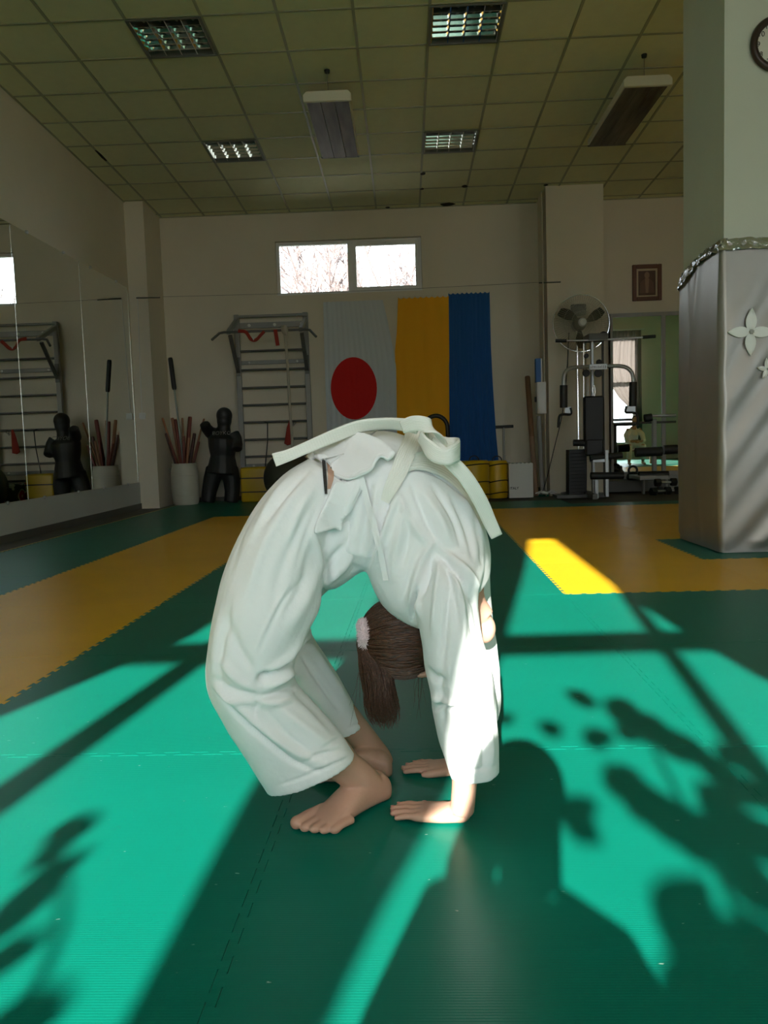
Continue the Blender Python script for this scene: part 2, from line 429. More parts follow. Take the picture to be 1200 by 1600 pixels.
# thin edge strip where the mats stop short of the left wall
es = MB(); es.box((0, 0, -0.025), (0.02, 13.0, 0.001))
o = es.build('edge_strip', mat('mat_edge_strip', srgb(176, 160, 96), 0.6), floor); xx, yy = FX-3-0.032, FY-4
o.location = (cR*xx-sR*yy, sR*xx+cR*yy, 0); o.rotation_euler = (0, 0, MROT)
for i in range(-3, 2):
    o = link('puzzle_mat', green_me, None, floor); x, y = FX+i, FY+9
    o.location = (cR*x-sR*y, sR*x+cR*y, 0); o.rotation_euler = (0, 0, MROT); o.scale = (1, 0.62, 1)
for i in range(2, 6):
    o = link('puzzle_mat', green_me, None, floor); x, y = FX+i, FY+7
    o.location = (cR*x-sR*y, sR*x+cR*y, 0); o.rotation_euler = (0, 0, MROT); o.scale = (1, 0.42, 1)

# ------------------------------------------------------------------ windows
def window(name, x0, x1, y, z0, z1, fr, depth, mulls, trans, sashes=None):
    root = MB()
    for lo, hi in (((x0, y, z0), (x0+fr, y+depth, z1)), ((x1-fr, y, z0), (x1, y+depth, z1)), ((x0+fr, y, z0), (x1-fr, y+depth, z0+fr)), ((x0+fr, y, z1-fr), (x1-fr, y+depth, z1))): root.box(lo, hi)
    w = struct(root.build(name, M_pvc, bevel=0.004))
    for m0, m1 in mulls: MB().box((m0, y+0.004, z0+fr), (m1, y+depth-0.004, z1-fr)).build('mullion', M_pvc, w, bevel=0.004)
    xs = [x0+fr]+[q for mm in mulls for q in mm]+[x1-fr]
    for k in range(0, len(xs), 2):
        zs = [z0+fr]
        for t0, t1 in trans:
            MB().box((xs[k], y+0.006, t0), (xs[k+1], y+depth-0.006, t1)).build('transom', M_pvc, w, bevel=0.004); zs += [t0, t1]
        zs.append(z1-fr)
        for q in range(0, len(zs), 2):
            MB().box((xs[k], y+depth/2-0.006, zs[q]), (xs[k+1], y+depth/2+0.006, zs[q+1])).build('pane', M_glass, w)
    return w
window('window_2', FW[0][0], FW[0][1], -2.70, 0.75, 3.78, 0.05, 0.07, [(-1.53, -1.43)], [(2.325, 2.44)])
window('window_3', FW[1][0], FW[1][1], -2.70, 0.75, 3.78, 0.05, 0.07, [(0.185, 0.245)], [(2.325, 2.44)])
window('added_window_4', FW[2][0], FW[2][1], -2.70, 0.75, 3.78, 0.07, 0.07, [(2.6, 2.68)], [(2.325, 2.44)])  # unseen window, added to bring more diffuse daylight into the hall
window('window_5', FW[3][0], FW[3][1], -2.70, 0.45, 3.78, 0.07, 0.07, [(6.2, 6.28)], [(2.325, 2.44)])
# high window in the back wall: fixed left light and an opening sash on the right
w1 = MB(); y0, y1 = YB+0.07, YB+0.14
fr = 0.045
xm0, xm1 = -0.735, -0.655
for lo, hi in (((WX0,y0,WZ0),(WX0+fr,y1,WZ1)), ((WX1-fr,y0,WZ0),(WX1,y1,WZ1)), ((WX0+fr,y0,WZ0),(WX1-fr,y1,WZ0+fr)), ((WX0+fr,y0,WZ1-fr),(WX1-fr,y1,WZ1)), ((xm0,y0,WZ0+fr),(xm1,y1,WZ1-fr))): w1.box(lo, hi)
w1o = struct(w1.build('window_1', M_pvc, bevel=0.004))
MB().box((WX0+fr, y0+0.03, WZ0+fr), (xm0, y0+0.042, WZ1-fr)).build('pane', M_glass, w1o)
s = MB(); a, b, c, d = xm1-0.015, WX1-fr+0.012, WZ0+fr-0.012, WZ1-fr+0.012; sf = 0.055
for lo, hi in (((a,y0-0.018,c),(a+sf,y0+0.04,d)), ((b-sf,y0-0.018,c),(b,y0+0.04,d)), ((a+sf,y0-0.018,c),(b-sf,y0+0.04,c+sf)), ((a+sf,y0-0.018,d-sf),(b-sf,y0+0.04,d))): s.box(lo, hi)
so = s.build('opening_sash', M_pvc, w1o, bevel=0.004)
MB().box((a+sf, y0+0.008, c+sf), (b-sf, y0+0.02, d-sf)).build('pane', M_glass, so)
h = MB(); h.box(((a+b)/2-0.014, y0-0.03, d-0.045), ((a+b)/2+0.014, y0-0.018, d-0.012)); h.box(((a+b)/2-0.08, y0-0.045, d-0.036), ((a+b)/2+0.014, y0-0.03, d-0.02)); h.build('window_handle', M_pvc, so, bevel=0.003)
sl = MB(); sl.box((WX0, YB-0.0, WZ0-0.0), (WX1, y0, WZ0+0.012)); sl.build('window_sill', M_pvc, w1o)

def curtain(name, inner, outer_x, yc, label, side, waves=9, bottom=0.35, top=3.92, m=None):
    """sheer tied-back curtain: inner = [(z, x)] free edge from the top down"""
    zs = [z for z, x in inner]; xs = [x for z, x in inner]
    rows = []; nz, nx = 44, 64
    for k in range(nz):
        z = top + (bottom-top)*k/(nz-1)
        xi = float(np.interp(-z, [-q for q in zs], xs))
        row = []
        squeeze = min(1.0, abs(xi-outer_x)/0.5)
        for j in range(nx):
            t = j/(nx-1); x = outer_x+(xi-outer_x)*t
            amp = 0.022+0.03*(1-squeeze)
            y = yc + amp*math.sin(2*math.pi*waves*t + 0.5*math.sin(z*1.7)) + 0.012*math.sin(2*math.pi*(waves*0.37)*t+z)
            row.append((x, y, z))
        rows.append(row)
    m_ = MB(); m_.grid(rows); o = m_.build(name, m or M_sheer, smooth=True)
    return tag(o, label, 'curtain')
YC = -2.45
curtain('sheer_curtain', [(3.92,-1.43),(3.72,-1.45),(2.49,-1.62),(2.39,-1.616),(2.26,-1.686),(2.15,-1.736),(2.0,-1.806),(1.8,-2.05),(1.6,-2.26),(.3,-2.2)], -2.46, YC, 'sheer pinkish curtain tied back at the far left end of the front windows', 1)
curtain('sheer_curtain', [(3.92,-1.08),(3.72,-1.08),(2.78,-.976),(2.42,-.916),(1.8,-.906),(1.62,-.871),(1.46,-.836),(1.1,-.79),(.3,-.78)], -0.66, YC, 'narrow sheer curtain left of the post between two front windows', -1, waves=5)
curtain('sheer_curtain', [(3.92,-.146),(3.72,-.146),(3.1,-.211),(2.39,-.321),(2.22,-.345),(2.13,-.363),(2.03,-.387),(1.95,-.405),(1.87,-.419),(1.81,-.432),(1.68,-.485),(1.58,-.53),(1.46,-.567),(1.1,-.60),(.3,-.59)], -0.64, YC, 'narrow sheer curtain right of the post between two front windows', 1, waves=5)
curtain('sheer_curtain', [(3.92,.0),(3.64,.004),(2.72,.224),(2.46,.309),(2.25,.384),(2.07,.464),(1.85,.7),(1.65,.98),(.3,1.0)], 1.24, YC, 'sheer curtain tied back behind the tall leafy plant', -1)
curtain('sheer_curtain', [(3.92,3.6),(.35,3.6)], 1.68, YC, 'sheer curtain drawn fully across the added, unseen front window', 1, waves=16)  # belongs to the added window, spreads its sunlight as soft fill
curtain('sheer_curtain', [(3.92,6.3),(3.5,6.25),(2.9,6.2),(2.3,6.35),(1.9,6.6),(1.5,7.0),(1.2,7.14),(.4,7.12)], 7.3, YC, 'pinkish curtain gathered in a swag at the right end of the front windows', -1, m=M_drape)
rd = MB(); rd.tube([(-2.6, YC, 3.95), (7.4, YC, 3.95)], 0.014, 10)
for x in (-2.55, -0.65, 1.45, 4.4, 7.35): rd.box((x-0.012, YF, 3.935), (x+0.012, YC+0.012, 3.965))
tag(rd.build('curtain_rod', M_white, smooth=True), 'long white rod the sheer front curtains hang from', 'rod')
# ground outside
go = MB(); go.box((-60, -60, -0.9), (70, YF-0.25, -0.6)); go.box((-60, YB+0.3, -0.9), (70, 70, -0.6)); go.box((-60, YF-.25, -.9), (XL-.2, YB+.3, -.6)); go.box((XR+.2, YF-.25, -.9), (70, YB+.3, -.6))
struct(go.build('ground', mat('pale_paving', srgb(150, 146, 138), 0.9, var=0.2, vscale=0.5)))

# bare trees outside the high window
M_bark = mat('bare_bark', srgb(118, 104, 102), 0.9, var=0.3, vscale=8)
def tree(x, y, h, seed, label, rmin=0.011, top=5):
    rd_ = random.Random(seed); m_ = MB()
    def branch(p, d, l, r, lev):
        n = 4; pts = [p]; q = p.copy(); dd = d.copy()
        for k in range(n):
            dd = (dd+Vector((rd_.uniform(-.18,.18), rd_.uniform(-.18,.18), rd_.uniform(-.05,.14)))).normalized(); q = q+dd*(l/n); pts.append(q.copy())
        m_.tube(pts, [max(rmin, r*(1-0.55*i/n)) for i in range(n+1)], 5 if lev > 1 else 8, cap=False)
        if lev >= top: return
        for k in range(rd_.randint(3, 4) if lev < 4 else 3):
            i = rd_.randint(1, n); ang = rd_.uniform(0, 6.28); sp_ = rd_.uniform(.45, .95)
            nd = (dd+Vector((math.cos(ang)*sp_, math.sin(ang)*sp_, rd_.uniform(-.1, .5)))).normalized()
            branch(pts[i].copy(), nd, l*rd_.uniform(.55, .75), r*0.53, lev+1)
    branch(Vector((x, y, -0.6)), Vector((0.05, 0, 1)), h*0.42, 0.13, 0)
    return tag(m_.build('bare_tree', M_bark), label, 'tree', 'bare trees outside the high window')
tree(-0.75, 18.2, 7.0, 3, 'bare leafless tree outside behind the left pane of the high window')
tree(1.5, 19.0, 7.4, 12, 'bare leafless tree outside behind the right pane of the high window')
tree(0.2, 20.5, 7.6, 21, 'thin bare tree standing farther out, behind the gap between the panes')
tree(-2.0, 15.6, 5.6, 8, 'slim bare tree close outside, left of the high window', 0.008)
tree(0.9, 15.2, 5.4, 17, 'slim bare tree close outside, right of the high window', 0.008)

# ------------------------------------------------------------------ wall mirror (left), in panels
mroot = thing('wall_mirror', (XL, 6.5, 0.33), 'big frameless mirror in tall panels along the left wall', 'mirror')
ys = [-0.35, 1.25, 2.85, 4.45, 6.05, 7.655, 9.255, 10.86]
for a, b in zip(ys, ys[1:]):
    MB().box((XL+0.004, a+0.002, 0.335), (XL+0.010, b-0.002, 2.89)).build('mirror_panel', M_mirror, mroot)
seam = mat('mirror_edge', (0.62, 0.66, 0.64), 0.25, metal=0.8)
for b in ys[3:]:
    MB().box((XL+0.003, b-0.003, 0.335), (XL+0.0115, b+0.003, 2.89)).build('joint_strip', seam, mroot)
for b in ys[3:-1]:
    for dy in (0.35, 1.2):
        m_ = MB(); m_.lathe([(0.0, .022), (0.014, .022), (0.018, .010), (0.018, 0)], (XL+0.0, b+dy, 2.895), 12, 'x'); m_.build('mirror_clip', M_steel, mroot, smooth=True)
        m_ = MB(); m_.lathe([(0.0, .022), (0.014, .022), (0.018, .010), (0.018, 0)], (XL+0.0, b+dy, 0.33), 12, 'x'); m_.build('mirror_clip', M_steel, mroot, smooth=True)

# ------------------------------------------------------------------ ceiling lights with mirrored louvres
M_louvre = mat('mirrored_louvre', (0.82, 0.84, 0.82), 0.06, metal=1.0)
M_trofbox = mat('lamp_housing_inside', srgb(120, 122, 116), 0.35, metal=0.4)
M_tube = mat('unlit_tube', srgb(206, 206, 200), 0.3)
lname = {(1,0): 'recessed louvre light with mirrored cells, nearer one on the left of the ceiling', (5,0): 'recessed louvre light, nearer one at top centre right of the ceiling', (1,4): 'recessed louvre light, farther one on the left of the ceiling', (5,4): 'recessed louvre light, farther one right of the ceiling middle'}
proto = None
for (c, r) in sorted(LAMPS):
    x, y = GX+T*c, GY+T*r; z = ceil_z(y+T/2)
    if proto is None:
        L = thing('louvre_light', (x, y, z), lname[(c, r)], 'ceiling light', 'louvre lights in the ceiling')
        hb = MB(); a, b = 0.012, 0.588
        hb.box((a, a, 0.075), (b, b, 0.085)); hb.box((a, a, 0), (a+0.012, b, 0.075)); hb.box((b-0.012, a, 0), (b, b, 0.075)); hb.box((a+.012, a, 0), (b-.012, a+0.012, 0.075)); hb.box((a+.012, b-0.012, 0), (b-.012, b, 0.075))
        hb.build('housing', M_trofbox, L, local=True)
        for k in range(4):
            xx = 0.10+0.133*k; tb = MB(); tb.tube([(xx, 0.03, 0.055), (xx, 0.57, 0.055)], 0.009, 10); tb.build('tube_lamp', M_tube, L, local=True, smooth=True)
        for k in range(3):       # long V reflector walls between the tubes
            xx = 0.1665+0.133*k; q = MB(); q.prism([(xx-0.004, 0.024, 0.002), (xx+0.004, 0.024, 0.002), (xx+0.022, 0.024, 0.07), (xx-0.022, 0.024, 0.07)], (0, 0.552, 0)); q.build('reflector', M_louvre, L, local=True)
        for xx, s_ in ((0.027, 1), (0.573, -1)):
            q = MB(); q.prism([(xx-.002, 0.024, 0.002), (xx+.002, 0.024, 0.002), (xx+s_*0.016, 0.024, 0.07), (xx-s_*.002, 0.024, 0.07)], (0, 0.552, 0)); q.build('reflector', M_louvre, L, local=True)
        for k in range(5):       # cross blades, slightly bowed section
            yy = 0.115+0.0925*k; q = MB()
            for j in range(4):
                x0 = 0.0345+0.133*j; x1 = x0+0.127
                q.prism([(x0, yy-0.002, 0.004), (x0, yy+0.002, 0.004), (x0, yy+0.009, 0.045), (x0, yy-0.009, 0.045)], (0.127, 0, 0))
            q.build('louvre_blade', M_louvre, L, local=True)
        fr_ = MB()
        for lo, hi in (((0.0,0.0,-0.004),(0.6,0.018,0.004)), ((0.0,0.582,-0.004),(0.6,0.6,0.004)), ((0.0,0.018,-0.004),(0.018,0.582,0.004)), ((0.582,0.018,-0.004),(0.6,0.582,0.004))): fr_.box(lo, hi)
        fr_.build('frame', M_trofbox, L, local=True); proto = L
        L.rotation_euler = (math.atan(CSL), 0, 0)
        bpy.context.view_layer.update()
    else:
        L = copy_tree(proto); L.location = (x, y, z); L['label'] = lname[(c, r)]

# ------------------------------------------------------------------ hanging infrared heaters
M_heatend = mat('heater_cap', srgb(214, 210, 190), 0.5)
def heatpanel():
    m = mat('heater_panel', srgb(112, 102, 94), 0.5, metal=0.2, var=0.75, vscale=1.7, var_col=srgb(50, 38, 34), stretch=(8, 0.8, 1), detail=3); return m
def heater(px0, py0, w, z, y0, y1, label, hook):
    x0 = at(px0, py0, y0).x; L = thing('ceiling_heater', (x0+w/2, y0, z), label, 'heater', 'infrared heaters under the ceiling')
    b = MB(); b.box((x0, y0+0.03, z+0.012), (x0+w, y1, z+0.075)); b.build('casing', M_heatend, L, bevel=0.006)
    c_ = MB(); ch = 0.03
    c_.prism([(x0-0.012, y0, z-0.004), (x0+w+0.012, y0, z-0.004), (x0+w+0.012, y0, z+0.055), (x0+w+0.012-ch, y0, z+0.085), (x0-0.012+ch, y0, z+0.085), (x0-0.012, y0, z+0.055)], (0, 0.035, 0)); c_.build('end_cap', M_heatend, L, bevel=0.004)
    for k in range(3):
        a = x0+0.012+(w-0.024)/3*k; p = MB(); p.box((a+0.002, y0+0.036, z+0.002), (a+(w-0.024)/3-0.002, y1-0.01, z+0.0125)); p.build('heating_panel', heatpanel(), L, bevel=0.002)
    e_ = MB(); e_.box((x0, y1-0.012, z), (x0+w, y1, z+0.012)); e_.build('end_strip', M_darkmetal, L)
    for yy in (y0+0.12, y1-0.15):
        wr_ = MB(); xm = x0+w/2; zt = ceil_z(yy)
        wr_.tube([(xm, yy, z+0.075), (xm, yy, zt+0.006)], 0.0025, 6); wr_.build('hanging_wire', M_darkmetal, L)
        hk = MB(); hk.lathe([(0.0, -0.02), (0.022, -0.02), (0.026, 0.006), (0.0, 0.006)], (xm, yy, zt-0.001), 12); hk.build('ceiling_hook', M_black, L)
heater(476, 166, 0.405, 3.81, 7.55, 9.04, 'long infrared heater with sooty panels hanging near the ceiling middle', None)
heater(977, 140, 0.40, 3.81, 7.53, 9.02, 'long infrared heater with sooty panels hanging beside the pillar', None)

# ------------------------------------------------------------------ padded pillar on the right
PX0, PX1, PY0, PY1 = 1.955, 2.80, 5.16, 5.95
pc = MB(); pc.box((PX0+0.03, PY0+0.03, -0.03), (PX1-0.03, PY1-0.03, 4.25)); struct(pc.build('pillar', mat('pillar_paint', srgb(206, 210, 196), 0.8, var=0.05, vscale=2, bump=0.06)))
pad = thing('pillar_pad', ((PX0+PX1)/2, (PY0+PY1)/2, 0), 'crinkled silvery grey vinyl padding wrapped round the pillar', 'padding')
M_vinyl = mat('silver_vinyl', srgb(160, 158, 153), 0.40, metal=0.6, var=0.10, vscale=3, bump=0.05, bscale=30)
def pad_outline(n_side=46):
    r = 0.035; pts = []
    x0, x1, y0, y1 = PX0-0.0, PX1, PY0-0.0, PY1
    def seg_(a, b):
        for k in range(n_side): pts.append((Vector(a)+(Vector(b)-Vector(a))*(k/n_side)))
    def arc(cx, cy, a0):
        for k in range(7):
            a = a0+math.pi/2*k/7; pts.append(Vector((cx+r*math.cos(a), cy+r*math.sin(a))))
    seg_((x0+r, y0), (x1-r, y0)); arc(x1-r, y0+r, -math.pi/2); seg_((x1, y0+r), (x1, y1-r)); arc(x1-r, y1-r, 0)
    seg_((x1-r, y1), (x0+r, y1)); arc(x0+r, y1-r, math.pi/2); seg_((x0, y1-r), (x0, y0+r)); arc(x0+r, y0+r, math.pi)
    return pts
PO = pad_outline(); PH = 1.90
def pad_disp(x, y, z):
    """long slanting pulls running from the upper right down to the lower left corner"""
    s_ = 0
    if y < PY0+0.02:
        t = x-PX0
        for (a, k, wd, h) in ((0.02, 1.05, 0.085, 0.008), (0.30, 1.15, 0.08, 0.006), (0.55, 1.2, 0.08, 0.0075), (0.86, 1.35, 0.09, 0.007), (1.25, 1.5, 0.08, 0.006), (-0.22, 1.0, .05, .014)):
            d = (z-(a+k*t*1.15))/math.hypot(1, k)
            h *= 1.5; s_ += h*math.exp(-(d/wd)**2)*min(1, t/0.06)*min(1, max(0, (1.75-z)/0.3)) - h*0.8*math.exp(-((d+0.11)/wd)**2)*min(1, t/0.06)
        s_ += 0.006*noise.noise((x*4, z*3, 1))
    elif x < PX0+0.02:
        t = y-PY0
        s_ += 0.010*math.exp(-((t-0.55+0.2*(z-1))/0.06)**2) + 0.010*noise.noise((y*2.2, z*1.2, 4)) - 0.008*math.exp(-((t-0.35-0.15*z)/0.05)**2)
    return s_
rows = []
NZ = 70
for k in range(NZ):
    z = 0.006+PH*k/(NZ-1); row = []
    for p in PO:
        nx = -1 if p.x < PX0+0.01 else (1 if p.x > PX1-0.01 else 0); ny = -1 if p.y < PY0+0.01 else (1 if p.y > PY1-0.01 else 0)
        n_ = Vector((nx, ny)); n_ = n_.normalized() if n_.length else Vector((p.x-(PX0+PX1)/2, p.y-(PY0+PY1)/2)).normalized()
        q = p+n_*(pad_disp(p.x, p.y, z) + 0.014*math.sin(math.pi*z/PH) - 0.004)
        if z < 0.05: q = p*1.0 + n_*(-0.004)
        zz = z
        # the wrap has slumped on the far side of the left face
        if k == NZ-1 or z > 1.6: zz = z-(z-1.6)/0.3*0.085*max(0, min(1, (p.y-PY0-0.25)/0.5))**1.4
        row.append(Vector((q.x, q.y, zz)))
    row.append(row[0].copy()); rows.append(row)
top_in = [Vector(((p.x-(PX0+PX1)/2)*0.93+(PX0+PX1)/2, (p.y-(PY0+PY1)/2)*0.93+(PY0+PY1)/2, p.z+0.008)) for p in rows[-1]]
rows.append(top_in)
m_ = MB(); m_.grid(rows); m_.build('vinyl_wrap', M_vinyl, pad, smooth=True)
# crumpled silver tape round the top
M_tape = mat('silver_tape', (0.6, 0.6, 0.62), 0.22, metal=0.9, bump=0.6, bscale=45)
rows = []
for k in range(9):
    row = []
    for i, p in enumerate(rows_top := [r for r in PO]):
        f = k/8; nn = Vector((p.x-(PX0+PX1)/2, p.y-(PY0+PY1)/2))
        nn = Vector(((1 if nn.x > 0 else -1) if abs(nn.x) > (PX1-PX0)/2-0.04 else 0, (1 if nn.y > 0 else -1) if abs(nn.y) > (PY1-PY0)/2-0.04 else 0))
        nn = nn.normalized() if nn.length else nn
        slump = 0.10*max(0, min(1, (p.y-PY0-0.25)/0.5))**1.4
        wob = 0.014*noise.noise((i*0.55, f*3.0, 2.2)) + 0.008*noise.noise((i*1.3, f*6, 9))
        off = 0.016 - 0.034*f + wob
        row.append(Vector((p.x+nn.x*off, p.y+nn.y*off, 1.865-slump + (0.075+0.4*slump)*f + 0.012*noise.noise((i*0.3, 0, 7)))))
    row.append(row[0].copy()); rows.append(row)
m_ = MB(); m_.grid(rows); m_.build('silver_tape', M_tape, pad, smooth=True)
# white paper flowers stuck on the padding
M_petal = mat('white_petal', srgb(240, 244, 242), 0.5)
def flower(c, r, rot, label, lobes=4, wide=0.46):
    f = thing('flower_decoration', c, label, 'decoration')
    for k in range(lobes):
        a = rot+2*math.pi*k/lobes; d = Vector((math.cos(a), 0, math.sin(a))); t = Vector((-math.sin(a), 0, math.cos(a)))
        L_, R_ = [], []
        for s_ in range(9):
            u_ = s_/8; wdt = wide*math.sin(math.pi*u_**0.8)**0.9
            lift = -0.010-0.010*u_
            L_.append(Vector(c)+d*(r*u_)+t*(r*wdt*0.5)+Vector((0, lift, 0))); R_.append(Vector(c)+d*(r*u_)-t*(r*wdt*0.5)+Vector((0, lift, 0)))
        mid = [(l+q)/2+Vector((0, -0.006, 0)) for l, q in zip(L_, R_)]
        m_ = MB(); m_.grid([L_, mid, R_]); m_.grid([[p+Vector((0, .003, 0)) for p in R_], [p+Vector((0, .003, 0)) for p in mid], [p+Vector((0, .003, 0)) for p in L_]])
        m_.build('petal', M_petal, f, smooth=True)
    m_ = MB(); n = 16; m_.prism([(c[0]+r*(0.11 if k % 2 else 0.075)*math.cos(2*math.pi*k/n), c[1]-0.03, c[2]+r*(0.11 if k % 2 else 0.075)*math.sin(2*math.pi*k/n)) for k in range(n)], (0, 0.014, 0)); m_.build('flower_centre', mat('grey_centre', srgb(150, 152, 148), 0.5), f)
fc = at(1172, 519, PY0-0.012); flower((fc.x, PY0-0.012, fc.z), 0.145, math.pi/2-0.03, 'big white four-petal flower stuck on the grey pillar padding')
fc = at(1198, 577, PY0-0.012); flower((fc.x, PY0-0.012, fc.z), 0.068, math.pi/2+0.15, 'small white flower on the pillar padding below the big one', 5, 0.42)
# round wall clock, half out of the frame
ck = at(1216, 68, PY0+0.01); ckc = (ck.x, PY0+0.03, ck.z); R_ = 0.165
clk = thing('wall_clock', ckc, 'round brown-rimmed wall clock with a white dial high on the pillar', 'clock')
m_ = MB(); m_.torus((ckc[0], ckc[1]-0.02, ckc[2]), R_-0.021, 0.022, 48, 10, 'y'); m_.build('clock_rim', mat('brown_rim', srgb(52, 32, 26), 0.4), clk, smooth=True)
m_ = MB(); m_.lathe([(0, 0), (R_-0.018, 0), (R_-0.018, 0.018), (0, 0.018)], (ckc[0], ckc[1], ckc[2]), 40, 'y'); m_.build('dial', mat('clock_dial', srgb(220, 216, 204), 0.5), clk)
M_ink = mat('black_ink', (0.015, 0.015, 0.015), 0.6)
def text_mesh(body, size, M, name, m, parent, align='CENTER', ext=0.001, bold=False):
    cu = bpy.data.curves.new(name, 'FONT'); cu.body = body; cu.size = size; cu.align_x = align; cu.align_y = 'CENTER'; cu.extrude = ext
    if bold: cu.offset = size*0.02
    t = bpy.data.objects.new(name, cu); COL.objects.link(t); dg = bpy.context.evaluated_depsgraph_get()
    me = bpy.data.meshes.new_from_object(t.evaluated_get(dg)); bpy.data.objects.remove(t)
    me.transform(M); me.materials.clear(); return link(name, me, m, parent)
FACE = Matrix.Rotation(math.pi/2, 4, 'X')          # text upright, facing the camera side (-Y)
for hnum in range(1, 13):
    a = math.pi/2-2*math.pi*hnum/12; rr = R_*0.70
    text_mesh(str(hnum), 0.042, Matrix.Translation((ckc[0]+rr*math.cos(a), ckc[1]-0.0195, ckc[2]+rr*math.sin(a))) @ FACE, 'numeral', M_ink, clk)
for ang, l, w_ in ((math.radians(60), 0.07, 0.008), (math.radians(-10), 0.10, 0.005)):
    m_ = MB(); m_.bar((ckc[0], ckc[1]-0.024, ckc[2]), (ckc[0]+l*math.cos(ang), ckc[1]-0.024, ckc[2]+l*math.sin(ang)), 0.003, w_, (0, 1, 0)); m_.build('clock_hand', M_ink, clk)
# ================================================================== back of the hall
YW = YB
# ---- white cloth with a red disc
def cloth(xl, xr, zt, zb, pleats, amp, name, m, parent, y0=YW-0.035, nz=40, nx=72, top_scallop=0.0, seed=0):
    rows = []
    def P(u, t):
        z = zt+(zb-zt)*t; x = xl(t)+(xr(t)-xl(t))*u
        z -= top_scallop*abs(math.sin(math.pi*u*9))*(1-t)**8
        y = y0 - amp*(0.4+0.6*t)*(0.5+0.5*math.sin(2*math.pi*pleats*u+1.3*math.sin(2.1*t+seed))) - 0.012*noise.noise((u*3+seed, t*2.5, seed))
        return Vector((x, y, z))
    for k in range(nz): rows.append([P(j/(nx-1), k/(nz-1)) for j in range(nx)])
    back = [[p+Vector((0, 0.003, 0)) for p in reversed(r_)] for r_ in rows]
    m_ = MB(); m_.grid(rows); m_.grid(back)
    return m_.build(name, m, parent, smooth=True), P
def xz(px, py): p = at(px, py, YW-0.04); return p.x, p.z
def interp(pts):      # [(px,py)...] down the edge -> function of t, with the top and bottom heights
    q = [xz(*p) for p in pts]; zs = [b for a, b in q]; xs = [a for a, b in q]
    z0, z1 = zs[0], zs[-1]
    return (lambda t: float(np.interp(t, [(z0-z)/(z0-z1) for z in zs], xs))), z0, z1
M_whitecloth = mat('white_flag_cloth', srgb(206, 212, 218), 0.8, sheen=0.2, bump=0.04, bscale=200)
fl, zt, zb = interp([(505, 472), (507, 560), (510, 640), (512, 735)])
fr2, zt2, _ = interp([(598, 470), (606, 505), (614, 545), (619, 575), (620, 640), (621, 735)])
flag = thing('banner', (at(560, 500, YW).x, YW, zt), 'white cloth banner with a big red disc gathered on the wall', 'banner')
_, PF = cloth(fl, fr2, zt, zb, 13, 0.016, 'white_cloth', M_whitecloth, flag, seed=1.0)
# the disc: a sewn red patch following the same pleats
dc = [xz(553, 607)]; cxd, czd = dc[0]; rx_, rz_ = 0.325, 0.435
rings = []
for i in range(9):
    ring = []
    for k in range(49):
        a = 2*math.pi*k/48; x = cxd+rx_*i/8*math.cos(a); z = czd+rz_*i/8*math.sin(a); t = (zt-z)/(zt-zb)
        u_ = (x-fl(t))/(fr2(t)-fl(t)); u_ = max(u_, 0.065); p = PF(u_, t); ring.append(p+Vector((0, -0.010, 0)))
    rings.append(ring)
m_ = MB(); m_.grid(rings); m_.build('red_disc', mat('red_cloth', srgb(206, 14, 10), 0.8, sheen=0.2), flag, smooth=True)
# ---- yellow and blue banner
M_yc = mat('yellow_flag_cloth', srgb(244, 174, 22), 0.8, sheen=0.2, bump=0.04, bscale=200)
M_bc = mat('blue_flag_cloth', srgb(18, 84, 150), 0.8, sheen=0.2, bump=0.04, bscale=200)
yl, yt, yb_ = interp([(622, 466), (620, 520), (617, 550), (619, 600), (621, 690), (622, 735)])
ym, ymt, _ = interp([(701, 461), (702, 560), (703, 690), (704, 735)])
br, brt, bzb = interp([(765, 456), (767, 540), (770, 600), (775, 680), (779, 722)])
flag2 = thing('banner', (at(700, 480, YW).x, YW, yt), 'long banner of a yellow and a blue cloth side by side', 'banner')
cloth(yl, ym, yt+0.01, yb_, 5, 0.014, 'yellow_cloth', M_yc, flag2, seed=2.0, top_scallop=0.02)
cloth(lambda t: ym(t)-0.004, br, yt+0.045, bzb, 10, 0.028, 'blue_cloth', M_bc, flag2, seed=5.0, top_scallop=0.02)
for k in range(17):
    u_ = k/16; x = yl(0)+(br(0)-yl(0))*u_; z = yt+0.012+(0.035 if x > ym(0) else 0)
    m_ = MB(); m_.torus((x, YW-0.03, z), 0.012, 0.0025, 10, 5, 'x'); m_.build('hanging_ring', M_steel, flag2)
# thin steel wire along the back wall, with a rod hook at each end
wz = 2.895
wi = thing('wall_wire', (-0.7, YW-0.06, wz), 'thin steel wire strung along the back wall above the banners', 'wire')
m_ = MB(); m_.tube([(-3.34, YW-0.05, wz), (-1.5, YW-0.05, wz-0.02), (0, YW-0.05, wz-0.02), (1.915, YW-0.05, wz+0.005)], 0.0025, 6); m_.build('wire', M_darkmetal, wi)
m_ = MB(); m_.tube([at(213, 465.5, 10.9), at(250, 465, 10.9)], 0.009, 8); m_.build('hook_rod', M_darkmetal, wi, smooth=True)
m_ = MB(); m_.tube([at(842, 442, 10.96), at(876, 440.5, 10.96)], 0.009, 8); m_.build('hook_rod', M_darkmetal, wi, smooth=True)

